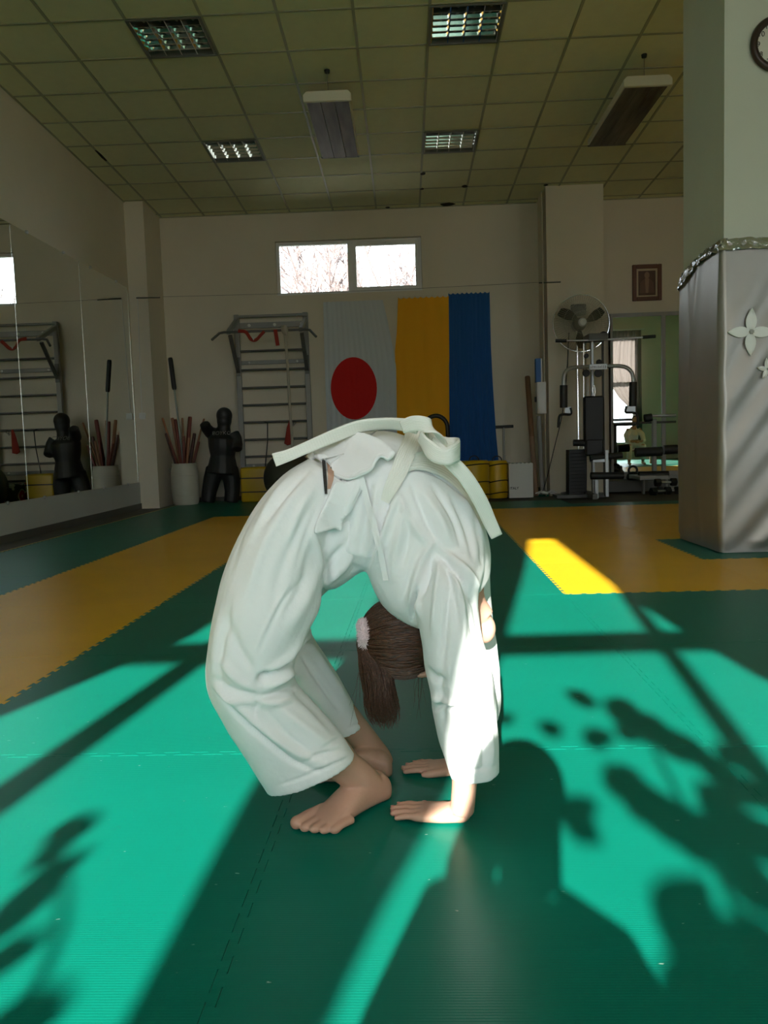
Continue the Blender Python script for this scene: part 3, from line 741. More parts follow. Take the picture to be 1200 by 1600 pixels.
# ---- wall bars
yw = 11.56
def wp(px, py, Y=yw): return at(px, py, Y)
lx = (wp(376, 640)).x; rx = (wp(482, 620)).x; ztop = wp(368, 492).z
wb = thing('wall_bars', (0.5*(lx+rx), yw, 0), 'tall grey metal wall bars with a pull-up frame on top', 'wall bars')
for x in (lx, rx):
    m_ = MB(); m_.box((x-0.035, yw-0.025, 0), (x+0.035, yw+0.035, ztop)); m_.build('upright', M_greymetal, wb, bevel=0.006)
for py in (547.5, 577, 605, 632, 659, 686, 712.5, 739, 766):
    z = wp(430, py).z; m_ = MB(); m_.tube([(lx, yw-0.005, z), (rx, yw-0.005, z)], 0.017, 10); m_.build('rung', M_darkmetal, wb, smooth=True)
for py in (565, 727):
    z = wp(430, py).z; m_ = MB(); m_.box((lx, yw+0.03, z-0.028), (rx, yw+0.05, z+0.028)); m_.build('cross_plate', M_greymetal, wb, bevel=0.004)
    for fx_ in (0.15, 0.85):
        m_ = MB(); m_.lathe([(0, 0), (0.016, 0), (0.016, 0.014), (0.0, 0.018)], (lx+(rx-lx)*fx_, yw+0.032, z), 10, 'y'); m_.build('bolt', M_steel, wb)
yf = 10.98          # front of the overhanging frame
zt_ = wp(420, 493).z
m_ = MB(); m_.tube([(lx, yw-0.01, ztop-0.03), (rx, yw-0.01, ztop-0.03)], 0.02, 10); m_.build('top_rail', M_greymetal, wb, smooth=True)
zf = wp(420, 507).z
m_ = MB(); m_.box((lx, yw+0.0, zf-0.045), (rx, yw+0.02, zf+0.035)); m_.build('wall_plate', M_greymetal, wb, bevel=0.004)
for fx_ in (0.18, 0.55, 0.94):
    m_ = MB(); m_.lathe([(0, 0), (0.022, 0), (0.022, 0.012), (0.0, 0.016)], (lx+(rx-lx)*fx_, yw+0.002, zf-0.005), 12, 'y'); m_.build('bolt', M_white, wb)
zp = at(415, 517, yf).z
for x in (lx, rx):
    m_ = MB(); m_.bar((x, yw, ztop-0.08), (x, yf, zp), 0.05, 0.06); m_.build('overhang_arm', M_greymetal, wb, bevel=0.004)
    m_ = MB(); m_.bar((x, yw-0.02, wp(380, 583).z), (x, yf+0.10, zp-0.03), 0.05, 0.03); m_.build('brace', M_darkmetal, wb, bevel=0.003)
    m_ = MB(); m_.box((x-0.03, yw-0.04, wp(380, 588).z), (x+0.03, yw-0.025, wp(380, 570).z+.1)); m_.build('brace_plate', M_darkmetal, wb)
pb = MB(); L0, R0 = Vector((lx-0.06, yf, zp)), Vector((rx+0.06, yf, zp))
pb.tube([at(331, 531, yf-0.1), L0+Vector((-0.06, 0, -0.01)), L0, (L0+R0)/2, R0, R0+Vector((0.06, 0, -0.01)), at(494, 526, yf-0.1)], 0.017, 10); pb.build('pull_up_bar', M_darkmetal, wb, smooth=True)
# red straps looped over the bar
M_redstrap = mat('red_webbing', srgb(150, 44, 30), 0.8)
def ribbon(pts, wvec, w, th, name, m, parent, n=None, smooth=True, bevel=0):
    """flat strap: pts 3D centre line, wvec vector (or list) across it"""
    P = [Vector(p) for p in pts]
    W = wvec if isinstance(wvec, list) else [Vector(wvec)]*len(P)
    ws = w if isinstance(w, (list, tuple)) else [w]*len(P)
    if n:
        Q = smooth_poly([tuple(p)+tuple(q)+(s_,) for p, q, s_ in zip(P, W, ws)], n)
        P = [Vector(q[:3]) for q in Q]; W = [Vector(q[3:6]) for q in Q]; ws = [q[6] for q in Q]
    secs = []
    for i, p in enumerate(P):
        d = (P[min(i+1, len(P)-1)]-P[max(i-1, 0)]).normalized(); wv = W[i]; wv = (wv-d*wv.dot(d))
        wv = wv.normalized() if wv.length > 1e-5 else Vector((1, 0, 0)); nv = d.cross(wv)
        h = ws[i]/2; t_ = th/2
        secs.append([p+wv*(h*a)+nv*(t_*b) for a, b in ((-1,-1),(-.4,-1),(.4,-1),(1,-1),(1,1),(.4,1),(-.4,1),(-1,1))])
    m_ = MB(); m_.loft(secs); return m_.build(name, m, parent, smooth=smooth)
yb2 = yf-0.03
st = ribbon([at(372, 517, yb2), at(384, 519, yb2), at(392, 530, yb2), at(400, 531, yb2), at(407, 524, yb2), at(413, 518, yb2)], (0, 0.3, 1), 0.045, 0.006, 'red_strap', M_redstrap, None, n=24)
tag(st, 'dark red strap sagging in a loop from the pull-up bar', 'strap')
m_ = MB(); a = at(396, 529, yb2-0.006); m_.prism([a+Vector((-.025,0,.02)), a+Vector((.025,0,.02)), a+Vector((0,0,-.025))], (0, .003, 0)); m_.build('white_patch', M_white, st)
st2 = ribbon([at(430, 515, yb2), at(431.5, 524, yb2-0.01), at(434, 540, yb2-0.01)], (1, 0, 0), 0.05, 0.006, 'red_strap', M_redstrap, None, n=8); tag(st2, 'short red strap end hanging from the pull-up bar', 'strap')
M_rope = mat('pale_rope', srgb(186, 178, 160), 0.85, bump=0.4, bscale=90)
rp = MB(); rp.tube([at(445, 516, yb2), at(447, 540, yb2), at(450, 580, yb2), at(453, 640, yb2), at(456, 680, yb2), at(457, 700, yb2)], [.022, .018, .018, .018, .018, .02], 8); rp = rp.build('hanging_rope', M_rope, smooth=True); tag(rp, 'pale rope hanging down in front of the wall bars', 'rope')
kn = MB(); kn.sphere(at(445, 516, yb2), (0.045, 0.04, 0.06), 12, 8); kn.torus(at(444, 513, yb2), 0.03, 0.016, 14, 6, 'y'); kn.torus(at(447, 520, yb2-0.02), 0.026, 0.016, 14, 6, 'x'); kn.build('knot', M_rope, rp, smooth=True)
rc = [at(452, 656, yw-0.04), at(455, 658, yw-0.04), at(456, 694, yw-0.06), at(449, 696, yw-0.06), at(444, 693, yw-0.05), at(448, 668, yw-0.05)]
m_ = MB(); m_.prism(rc, (0, 0.02, 0)); tag(m_.build('red_cloth', M_redstrap, bevel=0.004), 'small red cloth draped over a lower rung of the wall bars', 'cloth')
m_ = MB(); m_.torus(at(460, 660, yw-0.05), 0.022, 0.004, 14, 6, 'y'); m_.torus(at(458, 664, yw-0.05), 0.012, 0.004, 12, 6, 'y'); tag(m_.build('carabiner', M_black, smooth=True), 'small black carabiner clipped on a wall bar rung', 'carabiner')
m_ = MB(); m_.tube([at(414, 659, yw-0.03), at(418, 661, yw-0.05), at(418, 690, yw-0.05), at(416, 712, yw-0.05), at(414, 735, yw-0.05)], 0.008, 6); tag(m_.build('jump_rope', M_black, smooth=True), 'thin black cord hanging from a rung of the wall bars', 'rope')

# ---- black grappling dummy standing by the wall bars
yd = 11.2
def remesh(objs_mb, name, voxel, m, parent=None, smooth_it=4, post=None):
    me = objs_mb.mesh(name+'_base'); o = bpy.data.objects.new(name, me); COL.objects.link(o)
    r_ = o.modifiers.new('r', 'REMESH'); r_.mode = 'VOXEL'; r_.voxel_size = voxel; r_.use_smooth_shade = True
    if smooth_it:
        s_ = o.modifiers.new('s', 'SMOOTH'); s_.factor = 0.5; s_.iterations = smooth_it
    dg = bpy.context.evaluated_depsgraph_get(); me2 = bpy.data.meshes.new_from_object(o.evaluated_get(dg)); me2.name = name
    bpy.data.objects.remove(o); bpy.data.meshes.remove(me)
    if post: post(me2)
    for p in me2.polygons: p.use_smooth = True
    me2.materials.clear()
    return link(name, me2, m, parent)
ppm = FPX/yd
def dt(pts): return [at(px, py, Y) for px, py, Y, r in pts], [r/ppm for px, py, Y, r in pts]
bm_ = MB()
bm_.sphere(at(350.5,651,yd), (12.5/ppm, 13/ppm, 13/ppm), 20, 14); bm_.sphere(at(350.5,660,yd), (11.5/ppm, 12/ppm, 11/ppm), 20, 14)
for pts in ([(350.5,655,yd,12),(350,668,yd,10),(349,680,yd,12)],
            [(349,677,yd,12),(348,687,yd,23),(348,700,yd,22),(348,714,yd,19),(348,727,yd,22),(347,741,yd,25)],
            [(336,681,yd,11),(328,677,yd-0.05,9.5),(322,670,yd-0.14,8.5),(320,664,yd-0.18,8)],
            [(364,681,yd,11),(369,688,yd-0.02,9.5),(371,697,yd-0.05,8.5),(371,704,yd-0.10,7.5)],
            [(337,735,yd,15.5),(331,752,yd,13.5),(327,770,yd,11.8),(325,786,yd,11.3)],
            [(357,735,yd,15.5),(362,752,yd,13.5),(363,770,yd,11.8),(361,786,yd,11.3)]):
    P_, R_2 = dt(pts); bm_.tube(P_, R_2, 14)
dm = remesh(bm_, 'grappling_dummy', 0.011, M_blackv, None, 6)
zmin = min((v.co.z for v in dm.data.vertices))
for v in dm.data.vertices: v.co.z -= zmin
tag(dm, 'black limbless wrestling dummy with white lettering on its chest', 'dummy')
bvh_d = BVHTree.FromPolygons([v.co for v in dm.data.vertices], [p.vertices for p in dm.data.polygons])
c_ = at(349, 677, yd); hit = bvh_d.ray_cast(Vector((c_.x, 10, c_.z)), Vector((0, 1, 0)))[0]
def drape_text(body, size, c, name, m, parent, bvh, off=0.004):
    o = text_mesh(body, size, Matrix.Translation((c.x, 0, c.z)) @ FACE, name, m, parent, ext=0.0)
    for v in o.data.vertices:
        h_ = bvh.ray_cast(Vector((v.co.x, 9, v.co.z)), Vector((0, 1, 0)))[0]
        v.co.y = (h_.y if h_ else c.y)-off
    return o
drape_text('BOYKO', 0.072, hit, 'lettering', mat('grey_print', srgb(150, 150, 148), .6), dm, bvh_d)

# ---- plastic barrel full of wooden sticks
by = 11.17; bc = at(291, 788, by); bx_ = bc.x; rb = 0.185
bar_ = MB(); bar_.lathe([(0, 0.0), (rb*0.86, 0), (rb*0.95, 0.03), (rb, 0.10), (rb*1.02, 0.25), (rb*1.0, 0.42), (rb*0.94, 0.50), (rb*0.88, 0.535), (rb*0.90, 0.545), (rb*0.90, 0.565), (rb*0.82, 0.565), (rb*0.80, 0.50), (rb*0.86, 0.40), (rb*0.9, 0.1), (0, 0.05)], (bx_, by, 0), 32, cap=False)
brl = tag(bar_.build('plastic_barrel', mat('barrel_plastic', srgb(196, 192, 176), 0.5, var=0.1, vscale=5), smooth=True), 'pale plastic barrel holding wooden sticks by the corner', 'barrel')
for zz in (0.12, 0.40):
    m_ = MB(); m_.torus((bx_, by, zz), rb*1.005, 0.006, 32, 6); m_.build('rib', mat('barrel_plastic', (0, 0, 0)), brl, smooth=True)
hd = MB(); hd.torus((bx_-rb*1.0, by-0.03, 0.47), 0.028, 0.006, 12, 6, 'x'); hd.build('handle', mat('barrel_plastic', (0, 0, 0)), brl, smooth=True)
def wood(n, c): return mat(n, c, 0.55, var=0.3, vscale=6, stretch=(8, 8, 1), bump=0.05)
M_redwood, M_palewood, M_darkwood = wood('red_wood', srgb(120, 56, 44)), wood('pale_wood', srgb(168, 118, 84)), wood('dark_wood', srgb(78, 44, 36))
sticks = [  # top px, py, radius, material, dY, label
 (254, 653, .016, M_palewood, 0.02, 'thin wooden stick leaning far out on the left of the barrel'),
 (259, 677, .020, M_darkwood, -0.05, 'short dark stick low on the left side of the barrel'),
 (269, 653, .026, M_palewood, 0.08, 'thick pale wooden staff in the left of the barrel'),
 (274, 655, .022, M_redwood, 0.0, 'reddish wooden staff just right of the thick pale one'),
 (285, 653, .016, M_palewood, 0.09, 'slim pale stick rising at the back of the barrel'),
 (297, 651, .030, M_redwood, 0.04, 'thick reddish staff, tallest on the right of the barrel'),
 (287, 681, .020, M_redwood, -0.08, 'reddish stick of middle height at the front of the barrel'),
 (295, 684, .019, M_palewood, -0.06, 'pale stick standing upright at the front of the barrel'),
 (304, 677, .024, M_darkwood, 0.02, 'dark round stick right of the barrel middle'),
 (319, 654, .015, M_palewood, 0.05, 'thin pale stick leaning far out on the right of the barrel'),
 (265, 690, .018, M_redwood, -0.09, 'short reddish stick at the front left of the barrel'),
 (311, 690, .018, M_redwood, -0.02, 'short reddish stick leaning right in the barrel')]
for k, (px, py, r_, m, dy, lab) in enumerate(sticks):
    top = at(px, py, by+dy); a = top-Vector((bx_, by, 0)); bot = Vector((bx_, by, 0.07))+Vector((-a.x*0.25+0.012*(k-6)*0.6, dy*0.35, 0))
    m_ = MB(); d = (top-bot); m_.tube([bot, bot+d*0.96, bot+d*0.985, top], [r_, r_*0.95, r_*0.93, r_*0.75], 10)
    tag(m_.build('wooden_stick', m, smooth=True), lab, 'stick', 'wooden sticks in the barrel')
fp = thing('foam_grip_pole', (bx_, by, 0.1), 'long metal pole with a black foam grip leaning in the barrel', 'pole')
t0, t1, t2 = at(266, 559, by+0.05), at(272.5, 609, by+0.02), Vector((bx_+0.03, by-0.02, 0.08))
m_ = MB(); m_.tube([t2, t1+(t0-t1)*0.1], 0.013, 10); m_.build('shaft', mat('green_grey_metal', srgb(116, 126, 118), 0.4, metal=0.5), fp, smooth=True)
m_ = MB(); m_.tube([t1, t1+(t0-t1)*0.06, t1+(t0-t1)*0.95, t0], [.024, .032, .032, .026], 12); m_.build('foam_grip', M_black, fp, smooth=True)

# ---- light switch box with its cable on the corner pier
sw = at(223, 650, 10.935)
swt = thing('light_switch', (sw.x, 10.93, sw.z), 'small white surface switch box on the corner pier', 'switch')
MB().box((sw.x-0.042, 10.905, sw.z-0.042), (sw.x+0.042, 10.94, sw.z+0.042)).build('switch_box', M_white, swt, bevel=0.006)
MB().box((sw.x-0.022, 10.898, sw.z-0.026), (sw.x+0.022, 10.906, sw.z+0.026)).build('rocker', M_white, swt, bevel=0.003)
ca = at(215, 467, 10.935); MB().tube([(ca.x, 10.936, ca.z), (sw.x-0.01, 10.936, sw.z+0.042)], 0.004, 6).build('cable', M_white, swt)

# ---- yellow crate behind the wall bars, floral mat roll, olive ball
M_ybag = mat('yellow_vinyl', srgb(206, 168, 20), 0.42, var=0.12, vscale=4, bump=0.06)
yb = thing('yellow_box', (at(402, 780, 11.3).x, 11.35, 0), 'yellow vinyl box with black bands behind the wall bars', 'box')
x0, x1 = at(378, 760, 11.3).x, at(422, 760, 11.3).x
MB().box((x0, 11.2, 0), (x1, 11.52, 0.48)).build('body', M_ybag, yb, bevel=0.03, seg=3, smooth=True)
for zz in (0.14, 0.33):
    q = MB(); q.box((x0-0.003, 11.196, zz-0.008), (x1+0.003, 11.523, zz+0.008)); q.build('band', M_black, yb)
ball = MB(); bp_ = at(452, 735, 10.7); ball.sphere((bp_.x, 10.7, 0.34), 0.34, 32, 20)
bl = tag(ball.build('exercise_ball', mat('olive_rubber', srgb(62, 62, 50), 0.5), smooth=True), 'dark olive exercise ball half hidden behind the girl', 'ball')
m_ = MB(); m_.lathe([(0, .012), (.02, .01), (.02, 0), (0, 0)], (bp_.x-0.1, 10.7-0.325, 0.34), 10, 'y'); m_.build('valve', M_black, bl)
def floral():
    m = bpy.data.materials.new('floral_cloth'); m.use_nodes = True; nt = m.node_tree; b = nt.nodes['Principled BSDF']
    tc = nt.nodes.new('ShaderNodeTexCoord'); v = nt.nodes.new('ShaderNodeTexVoronoi'); v.inputs['Scale'].default_value = 5.5
    nt.links.new(tc.outputs['Object'], v.inputs['Vector']); r = nt.nodes.new('ShaderNodeValToRGB'); e = r.color_ramp
    e.elements[0].position = 0.0; e.elements[0].color = (*srgb(200, 190, 170), 1); e.elements[1].position = 0.12; e.elements[1].color = (*srgb(176, 30, 30), 1)
    for p, c in ((0.38, (150, 24, 26)), (0.45, (200, 196, 170)), (0.55, (70, 80, 50))):
        q = e.elements.new(p); q.color = (*srgb(*c), 1)
    e.interpolation = 'CONSTANT'; nt.links.new(v.outputs['Distance'], r.inputs[0]); nt.links.new(r.outputs[0], b.inputs['Base Color']); b.inputs['Roughness'].default_value = 0.8
    return m
fm = MB(); fm.box((-1.86, 11.05, 0.0), (-1.05, 11.48, 0.36)); tag(fm.build('floral_cushion', floral(), bevel=0.05, smooth=True, seg=3), 'big cushion with red flowers on the floor under the wall bars', 'cushion')

# ---- two rolled yellow bags with black straps, a black loop handle behind them
def roll_bag(px, Y, r_, h_, label):
    x = at(px, 760, Y).x; t_ = thing('yellow_bag', (x, Y, 0), label, 'bag', 'round yellow bags by the blue banner')
    m_ = MB(); m_.lathe([(0, 0.0), (r_*0.9, 0.0), (r_, 0.03), (r_*1.01, h_*0.35), (r_*0.98, h_*0.5), (r_*1.01, h_*0.7), (r_, h_-0.03), (r_*0.9, h_), (0, h_+0.005)], (x, Y, 0), 32, cap=False); m_.build('body', M_ybag, t_, smooth=True)
    for f in (0.10, 0.42, 0.86):
        q = MB(); nn = 40; pts = [(x+(r_*1.012)*math.cos(2*math.pi*k/nn), Y+(r_*1.012)*math.sin(2*math.pi*k/nn), h_*f+0.03*math.cos(2*math.pi*k/nn+1.0)) for k in range(nn+1)]
        q.tube(pts, 0.008, 6, cap=False); q.build('strap', M_black, t_, smooth=True)
    q = MB(); q.torus((x, Y-r_*0.3, h_), 0.06, 0.007, 14, 6, 'y', 0, math.pi); q.build('handle', M_black, t_, smooth=True)
roll_bag(741, 10.32, 0.19, 0.50, 'yellow round bag with black straps, the one beside the girl')
roll_bag(777, 10.64, 0.135, 0.48, 'narrower yellow round bag next to the white carton')
ar = at(681, 668, 10.9); q = MB(); hw = 0.155
pts = [Vector((ar.x-hw, 10.9, 0))]+[Vector((ar.x+hw*math.cos(a), 10.9, ar.z-0.01+0.165*math.sin(a))) for a in [math.pi*(1-k/15) for k in range(16)]]+[Vector((ar.x+hw*1.05, 10.9, 0))]
q.tube(pts, 0.028, 10); tag(q.build('arched_handle', M_blackv, smooth=True), 'black arched bar in front of the yellow cloth', 'handle')
# ---- T-handle pole, white carton, leaning wooden post
tp = thing('t_handle_pole', (at(787, 700, 10.85).x, 10.85, 0), 'thin grey pole with a T-shaped handle by the blue cloth', 'pole')
a = at(787, 667, 10.85); MB().tube([(a.x-0.01, 10.85, 0.0), a], 0.016, 10).build('shaft', M_greymetal, tp, smooth=True)
MB().tube([at(774.5, 667.5, 10.85), at(802, 666, 10.85)], 0.02, 10).build('handle', M_black, tp, smooth=True)
MB().box((a.x-0.12, 10.8, 0), (a.x+0.1, 10.9, 0.02)).build('foot_plate', M_greymetal, tp, bevel=0.003)
cb = thing('carton', (at(815, 778, 10.55).x, 10.6, 0), 'white carton with black printed lettering on its front', 'box')
x0, x1 = at(796, 778, 10.5).x, at(833.5, 778, 10.5).x; zc = at(815, 724, 10.5).z
c_ = MB(); n = 12; top = [(x0+(x1-x0)*k/n, 10.5, zc+(0.008 if k % 2 else -0.004)) for k in range(n+1)]
c_.prism([(x0, 10.5, 0.0), (x1, 10.5, 0.0)]+list(reversed(top)), (0, 0.24, 0)); c_.build('box_body', mat('white_card', srgb(204, 204, 200), 0.7), cb)
tx = at(803.5, 763, 10.498); text_mesh('ITALY', 0.044, Matrix.Translation((tx.x, 10.4985, tx.z)) @ FACE, 'lettering', M_ink, cb, ext=0.0008, bold=True)
wp1, wp0 = at(824, 588, 11.1), at(837.5, 776, 10.75); wp0.z = 0.0
q = MB(); q.tube([wp0, wp0+(wp1-wp0)*0.99, wp1], [.036, .036, .030], 14); lp = tag(q.build('wooden_post', wood('brown_wood', srgb(128, 92, 66)), smooth=True), 'round brown wooden post leaning in the corner of the pier', 'post')
q = MB(); q.tube([wp0+(wp1-wp0)*0.0, wp0+(wp1-wp0)*0.49], [.0375, .0375], 14); q.build('worn_lower_half', wood('pale_brown_wood', srgb(146, 116, 92)), lp, smooth=True)
# ---- boxes and conduit at the pier
yp = 10.99
def pxbox(name, px0, py0, px1, py1, Y0, Y1, m, parent=None, bevel=0.004):
    a, b = at(px0, py0, Y0), at(px1, py1, Y0); return MB().box((min(a.x, b.x), Y0, min(a.z, b.z)), (max(a.x, b.x), Y1, max(a.z, b.z))).build(name, m, parent, bevel=bevel)
ub = pxbox('utility_box', 839, 597, 854, 646, 10.86, 11.0, M_white); tag(ub, 'tall white utility box mounted on the pier edge', 'utility box')
pxbox('box_door', 841, 600, 853, 643, 10.852, 10.86, M_white, ub, 0.002); pxbox('latch', 835.5, 620, 838.5, 628, 10.9, 10.93, M_black, ub, 0.001)
bb_ = pxbox('blue_canister', 837, 560, 846, 597, 10.9, 11.0, mat('blue_plastic', srgb(20, 96, 170), 0.45)); tag(bb_, 'slim bright blue box standing on the white utility box', 'box')
pxbox('edge_flange', 845, 560, 847.5, 597, 10.895, 11.0, M_white, bb_, 0.001)
cp = pxbox('pipe_casing', 847, 298, 853, 775, 10.93, 11.2, M_wall); tag(cp, 'narrow boxed pipe running up beside the pier', 'pipe'); cp['kind'] = 'structure'; cp.name = 'trim_4'
pp = MB(); a = at(842, 650, 11.0); pp.tube([(a.x, 11.0, a.z), (a.x+0.02, 11.0, 0.25), (a.x+0.03, 10.96, 0)], 0.03, 10); tag(pp.build('waste_pipe', M_greymetal, smooth=True), 'grey pipe dropping from the utility box to the floor', 'pipe')
cl_ = MB()
for k in range(5):
    p = at(845+random.uniform(-9, 9), 770+random.uniform(-6, 6), 10.7); p.z = 0.025+0.02*random.random(); cl_.tube([p, p+Vector((.08, .02, .03)), p+Vector((.12, -.05, .0)), p+Vector((.05, -.09, .015))], 0.008, 6)
tag(cl_.build('cable_tangle', M_white, smooth=True), 'tangle of pale cables on the floor at the pier foot', 'cable')

# ---- framed picture above the mirror
a, b = at(988, 414, YB-0.02), at(1034, 469, YB-0.02)
fx0, fx1, fz0, fz1 = a.x, b.x, b.z, a.z; t_ = 0.055
pf = thing('framed_picture', ((fx0+fx1)/2, YB, fz0), 'brown framed sepia portrait on the wall above the mirror', 'picture')
q = MB()
for lo, hi in (((fx0, YB-0.035, fz0), (fx0+t_, YB, fz1)), ((fx1-t_, YB-0.035, fz0), (fx1, YB, fz1)), ((fx0+t_, YB-0.035, fz0), (fx1-t_, YB, fz0+t_)), ((fx0+t_, YB-0.035, fz1-t_), (fx1-t_, YB, fz1))): q.box(lo, hi)
q.build('frame', mat('brown_frame', srgb(104, 58, 38), 0.45, var=0.2), pf, bevel=0.006)
MB().box((fx0+t_, YB-0.012, fz0+t_), (fx1-t_, YB-0.002, fz1-t_)).build('mount', mat('cream_mount', srgb(196, 178, 150), 0.7), pf)
MB().box((fx0+t_+0.028, YB-0.016, fz0+t_+0.02), (fx1-t_-0.028, YB-0.011, fz1-t_-0.03)).build('print', mat('sepia_print', srgb(96, 66, 54), 0.6, var=0.3, vscale=9), pf)
cx_, cz_ = (fx0+fx1)/2, (fz0+fz1)/2; M_sep = mat('sepia_pale', srgb(150, 118, 98), 0.6)
q = MB(); q.prism([(cx_+0.035*math.cos(k*math.pi/8), YB-0.019, cz_+0.10+0.048*math.sin(k*math.pi/8)) for k in range(16)], (0, 0.003, 0)); q.build('portrait_head', M_sep, pf)
q = MB(); q.prism([(cx_-0.10, YB-0.018, cz_-0.14), (cx_+0.10, YB-0.018, cz_-0.14), (cx_+0.09, YB-0.018, cz_+0.0), (cx_+0.03, YB-0.018, cz_+0.06), (cx_-0.03, YB-0.018, cz_+0.06), (cx_-0.09, YB-0.018, cz_+0.0)], (0, 0.002, 0)); q.build('portrait_robe', mat('sepia_mid', srgb(112, 80, 66), 0.6), pf)
q = MB(); q.prism([(cx_-0.018, YB-0.0195, cz_-0.14), (cx_+0.018, YB-0.0195, cz_-0.14), (cx_+0.028, YB-0.0195, cz_+0.055), (cx_-0.028, YB-0.0195, cz_+0.055)], (0, 0.002, 0)); q.build('portrait_stole', M_sep, pf)

# ---- mirror with metal frame on the back wall, right
mx0, mz1 = at(953, 491, YB-0.1).x, at(990, 489, YB-0.1).z
mxs = at(1037, 640, YB-0.1).x; mx1 = mxs+ (mxs-mx0); zb_ = 0.24
bm2 = thing('framed_mirror', ((mx0+mx1)/2, YB-0.1, 0), 'tall mirror in a grey metal frame behind the exercise machine', 'mirror')
q = MB(); q.box((mx0, YB-0.085, 0.0), (mx1, YB-0.02, mz1)); q.build('backing', M_greymetal, bm2)
for a0, a1 in ((mx0+0.03, mxs-0.025), (mxs+0.025, mx1-0.03)):
    MB().box((a0, YB-0.092, zb_), (a1, YB-0.086, mz1-0.04)).build('mirror_panel', M_mirror, bm2)
for lo, hi in (((mx0, YB-0.115, 0), (mx0+0.035, YB-0.0, mz1)), ((mxs-0.026, YB-0.115, 0), (mxs+0.026, YB-0.085, mz1)), ((mx1-0.035, YB-0.115, 0), (mx1, YB, mz1)), ((mx0, YB-0.116, mz1-0.05), (mx1, YB, mz1)), ((mx0, YB-0.116, zb_-0.06), (mx1, YB, zb_)), ((mx0, YB-0.116, 0), (mx1, YB, 0.06))):
    MB().box(lo, hi).build('frame_rail', M_greymetal, bm2, bevel=0.003)

# ---- big pedestal fan
yfn = 10.72; fcn = at(908, 505, yfn); fr_ = 0.36
fan = thing('pedestal_fan', (fcn.x, yfn, 0), 'big round pedestal fan with a wire guard by the pier', 'fan')
M_fan = mat('fan_guard_wire', srgb(176, 172, 152), 0.35, metal=0.6)
for k in range(72):
    a = 2*math.pi*k/72; ca_, sa_ = math.cos(a), math.sin(a)
    pts = [fcn+Vector((0.055*ca_, -0.10, 0.055*sa_)), fcn+Vector((0.2*ca_, -0.105, 0.2*sa_)), fcn+Vector((0.33*ca_, -0.07, 0.33*sa_)), fcn+Vector((fr_*ca_, 0.0, fr_*sa_)), fcn+Vector((0.30*ca_, 0.07, 0.30*sa_)), fcn+Vector((0.1*ca_, 0.09, 0.1*sa_))]
    MB().tube(pts, 0.0016, 4, cap=False).build('guard_wire', M_fan, fan)
for R2, yo in ((fr_, 0), (0.24, -0.099), (0.14, -0.105)):
    MB().torus(fcn+Vector((0, yo, 0)), R2, 0.007 if yo == 0 else 0.002, 56, 6, 'y').build('guard_ring', M_chrome if yo == 0 else M_fan, fan, smooth=True)
MB().lathe([(0, .035), (.04, .03), (.055, .0), (.055, -.01), (0, -.01)], fcn+Vector((0, -0.09, 0)), 24, 'y').build('hub_cap', M_white, fan, smooth=True)
M_blade = mat('dark_blade', srgb(66, 64, 54), 0.45)
for k in range(3):
    a0 = math.radians(20+120*k); rows = []
    for s_ in range(8):
        u_ = s_/7; rr = 0.05+0.27*u_; wd = 0.30+0.38*math.sin(math.pi*min(1, u_*0.9+0.1)); row = []
        for j in range(6):
            v_ = j/5-0.5; a = a0+v_*wd*(0.9 if u_ > .1 else .5)+0.18*u_; row.append(fcn+Vector((rr*math.cos(a), 0.0+v_*0.06, rr*math.sin(a))))
        rows.append(row)
    m_ = MB(); m_.grid(rows); m_.grid([[p+Vector((0, .004, 0)) for p in reversed(r_)] for r_ in rows]); m_.build('fan_blade', M_blade, fan, smooth=True)
MB().lathe([(0, -0.08), (0.07, -0.08), (0.085, -0.10), (0.085, -0.22), (0.05, -0.26), (0, -0.26)], fcn, 24, 'y').build('motor', M_darkmetal, fan, smooth=True)
MB().box((fcn.x-0.10, yfn+0.1, fcn.z+0.12), (fcn.x+0.09, yfn+0.2, fcn.z+0.26)).build('rear_bracket', M_darkmetal, fan, bevel=0.01)
MB().tube([(fcn.x-0.02, yfn+0.15, 0.03), (fcn.x-0.02, yfn+0.15, fcn.z-0.05)], 0.02, 12).build('pole', M_chrome, fan, smooth=True)
MB().lathe([(0, 0), (0.24, 0), (0.24, 0.02), (0.06, 0.05), (0.03, 0.07), (0, 0.07)], (fcn.x-0.02, yfn+0.15, 0), 28, cap=False).build('base', M_darkmetal, fan, smooth=True)
cd = [at(889, 520, yfn+.1), at(887, 560, yfn+.1), at(884, 600, yfn), at(878, 650, yfn), at(866, 700, yfn), at(855, 745, yfn), at(848, 768, yfn)]
q = MB(); q.tube([Vector(tuple(p)) for p in smooth_poly([tuple(p) for p in cd], 20)], 0.006, 6); q.build('power_cord', M_black, fan, smooth=True)

# ---- multi-station exercise machine
yg = 10.25
gm = thing('exercise_machine', (at(930, 770, yg).x, yg, 0), 'silver and black multi-gym with weight stack and pec arms', 'gym machine')
def G(px, py, dy=0.0): return at(px, py, yg+dy)
def gt(name, pts, r_, m, seg=10): 
    q = MB(); q.tube([Vector(tuple(p)) for p in (smooth_poly([tuple(p) for p in pts], len(pts)*5) if len(pts) > 2 else pts)], r_, seg); return q.build(name, m, gm, smooth=True)
def gbox(name, px0, py0, px1, py1, d0, d1, m, bevel=0.004):
    a, b = G(px0, py0, d0), G(px1, py1, d0); return MB().box((min(a.x, b.x), yg+d0, max(0, min(a.z, b.z))), (max(a.x, b.x), yg+d1, max(a.z, b.z))).build(name, m, gm, bevel=bevel)
M_silver = mat('silver_paint', srgb(176, 178, 178), 0.35, metal=0.5)
gbox('main_upright', 923.5, 528, 930, 775, 0.10, 0.17, M_silver)
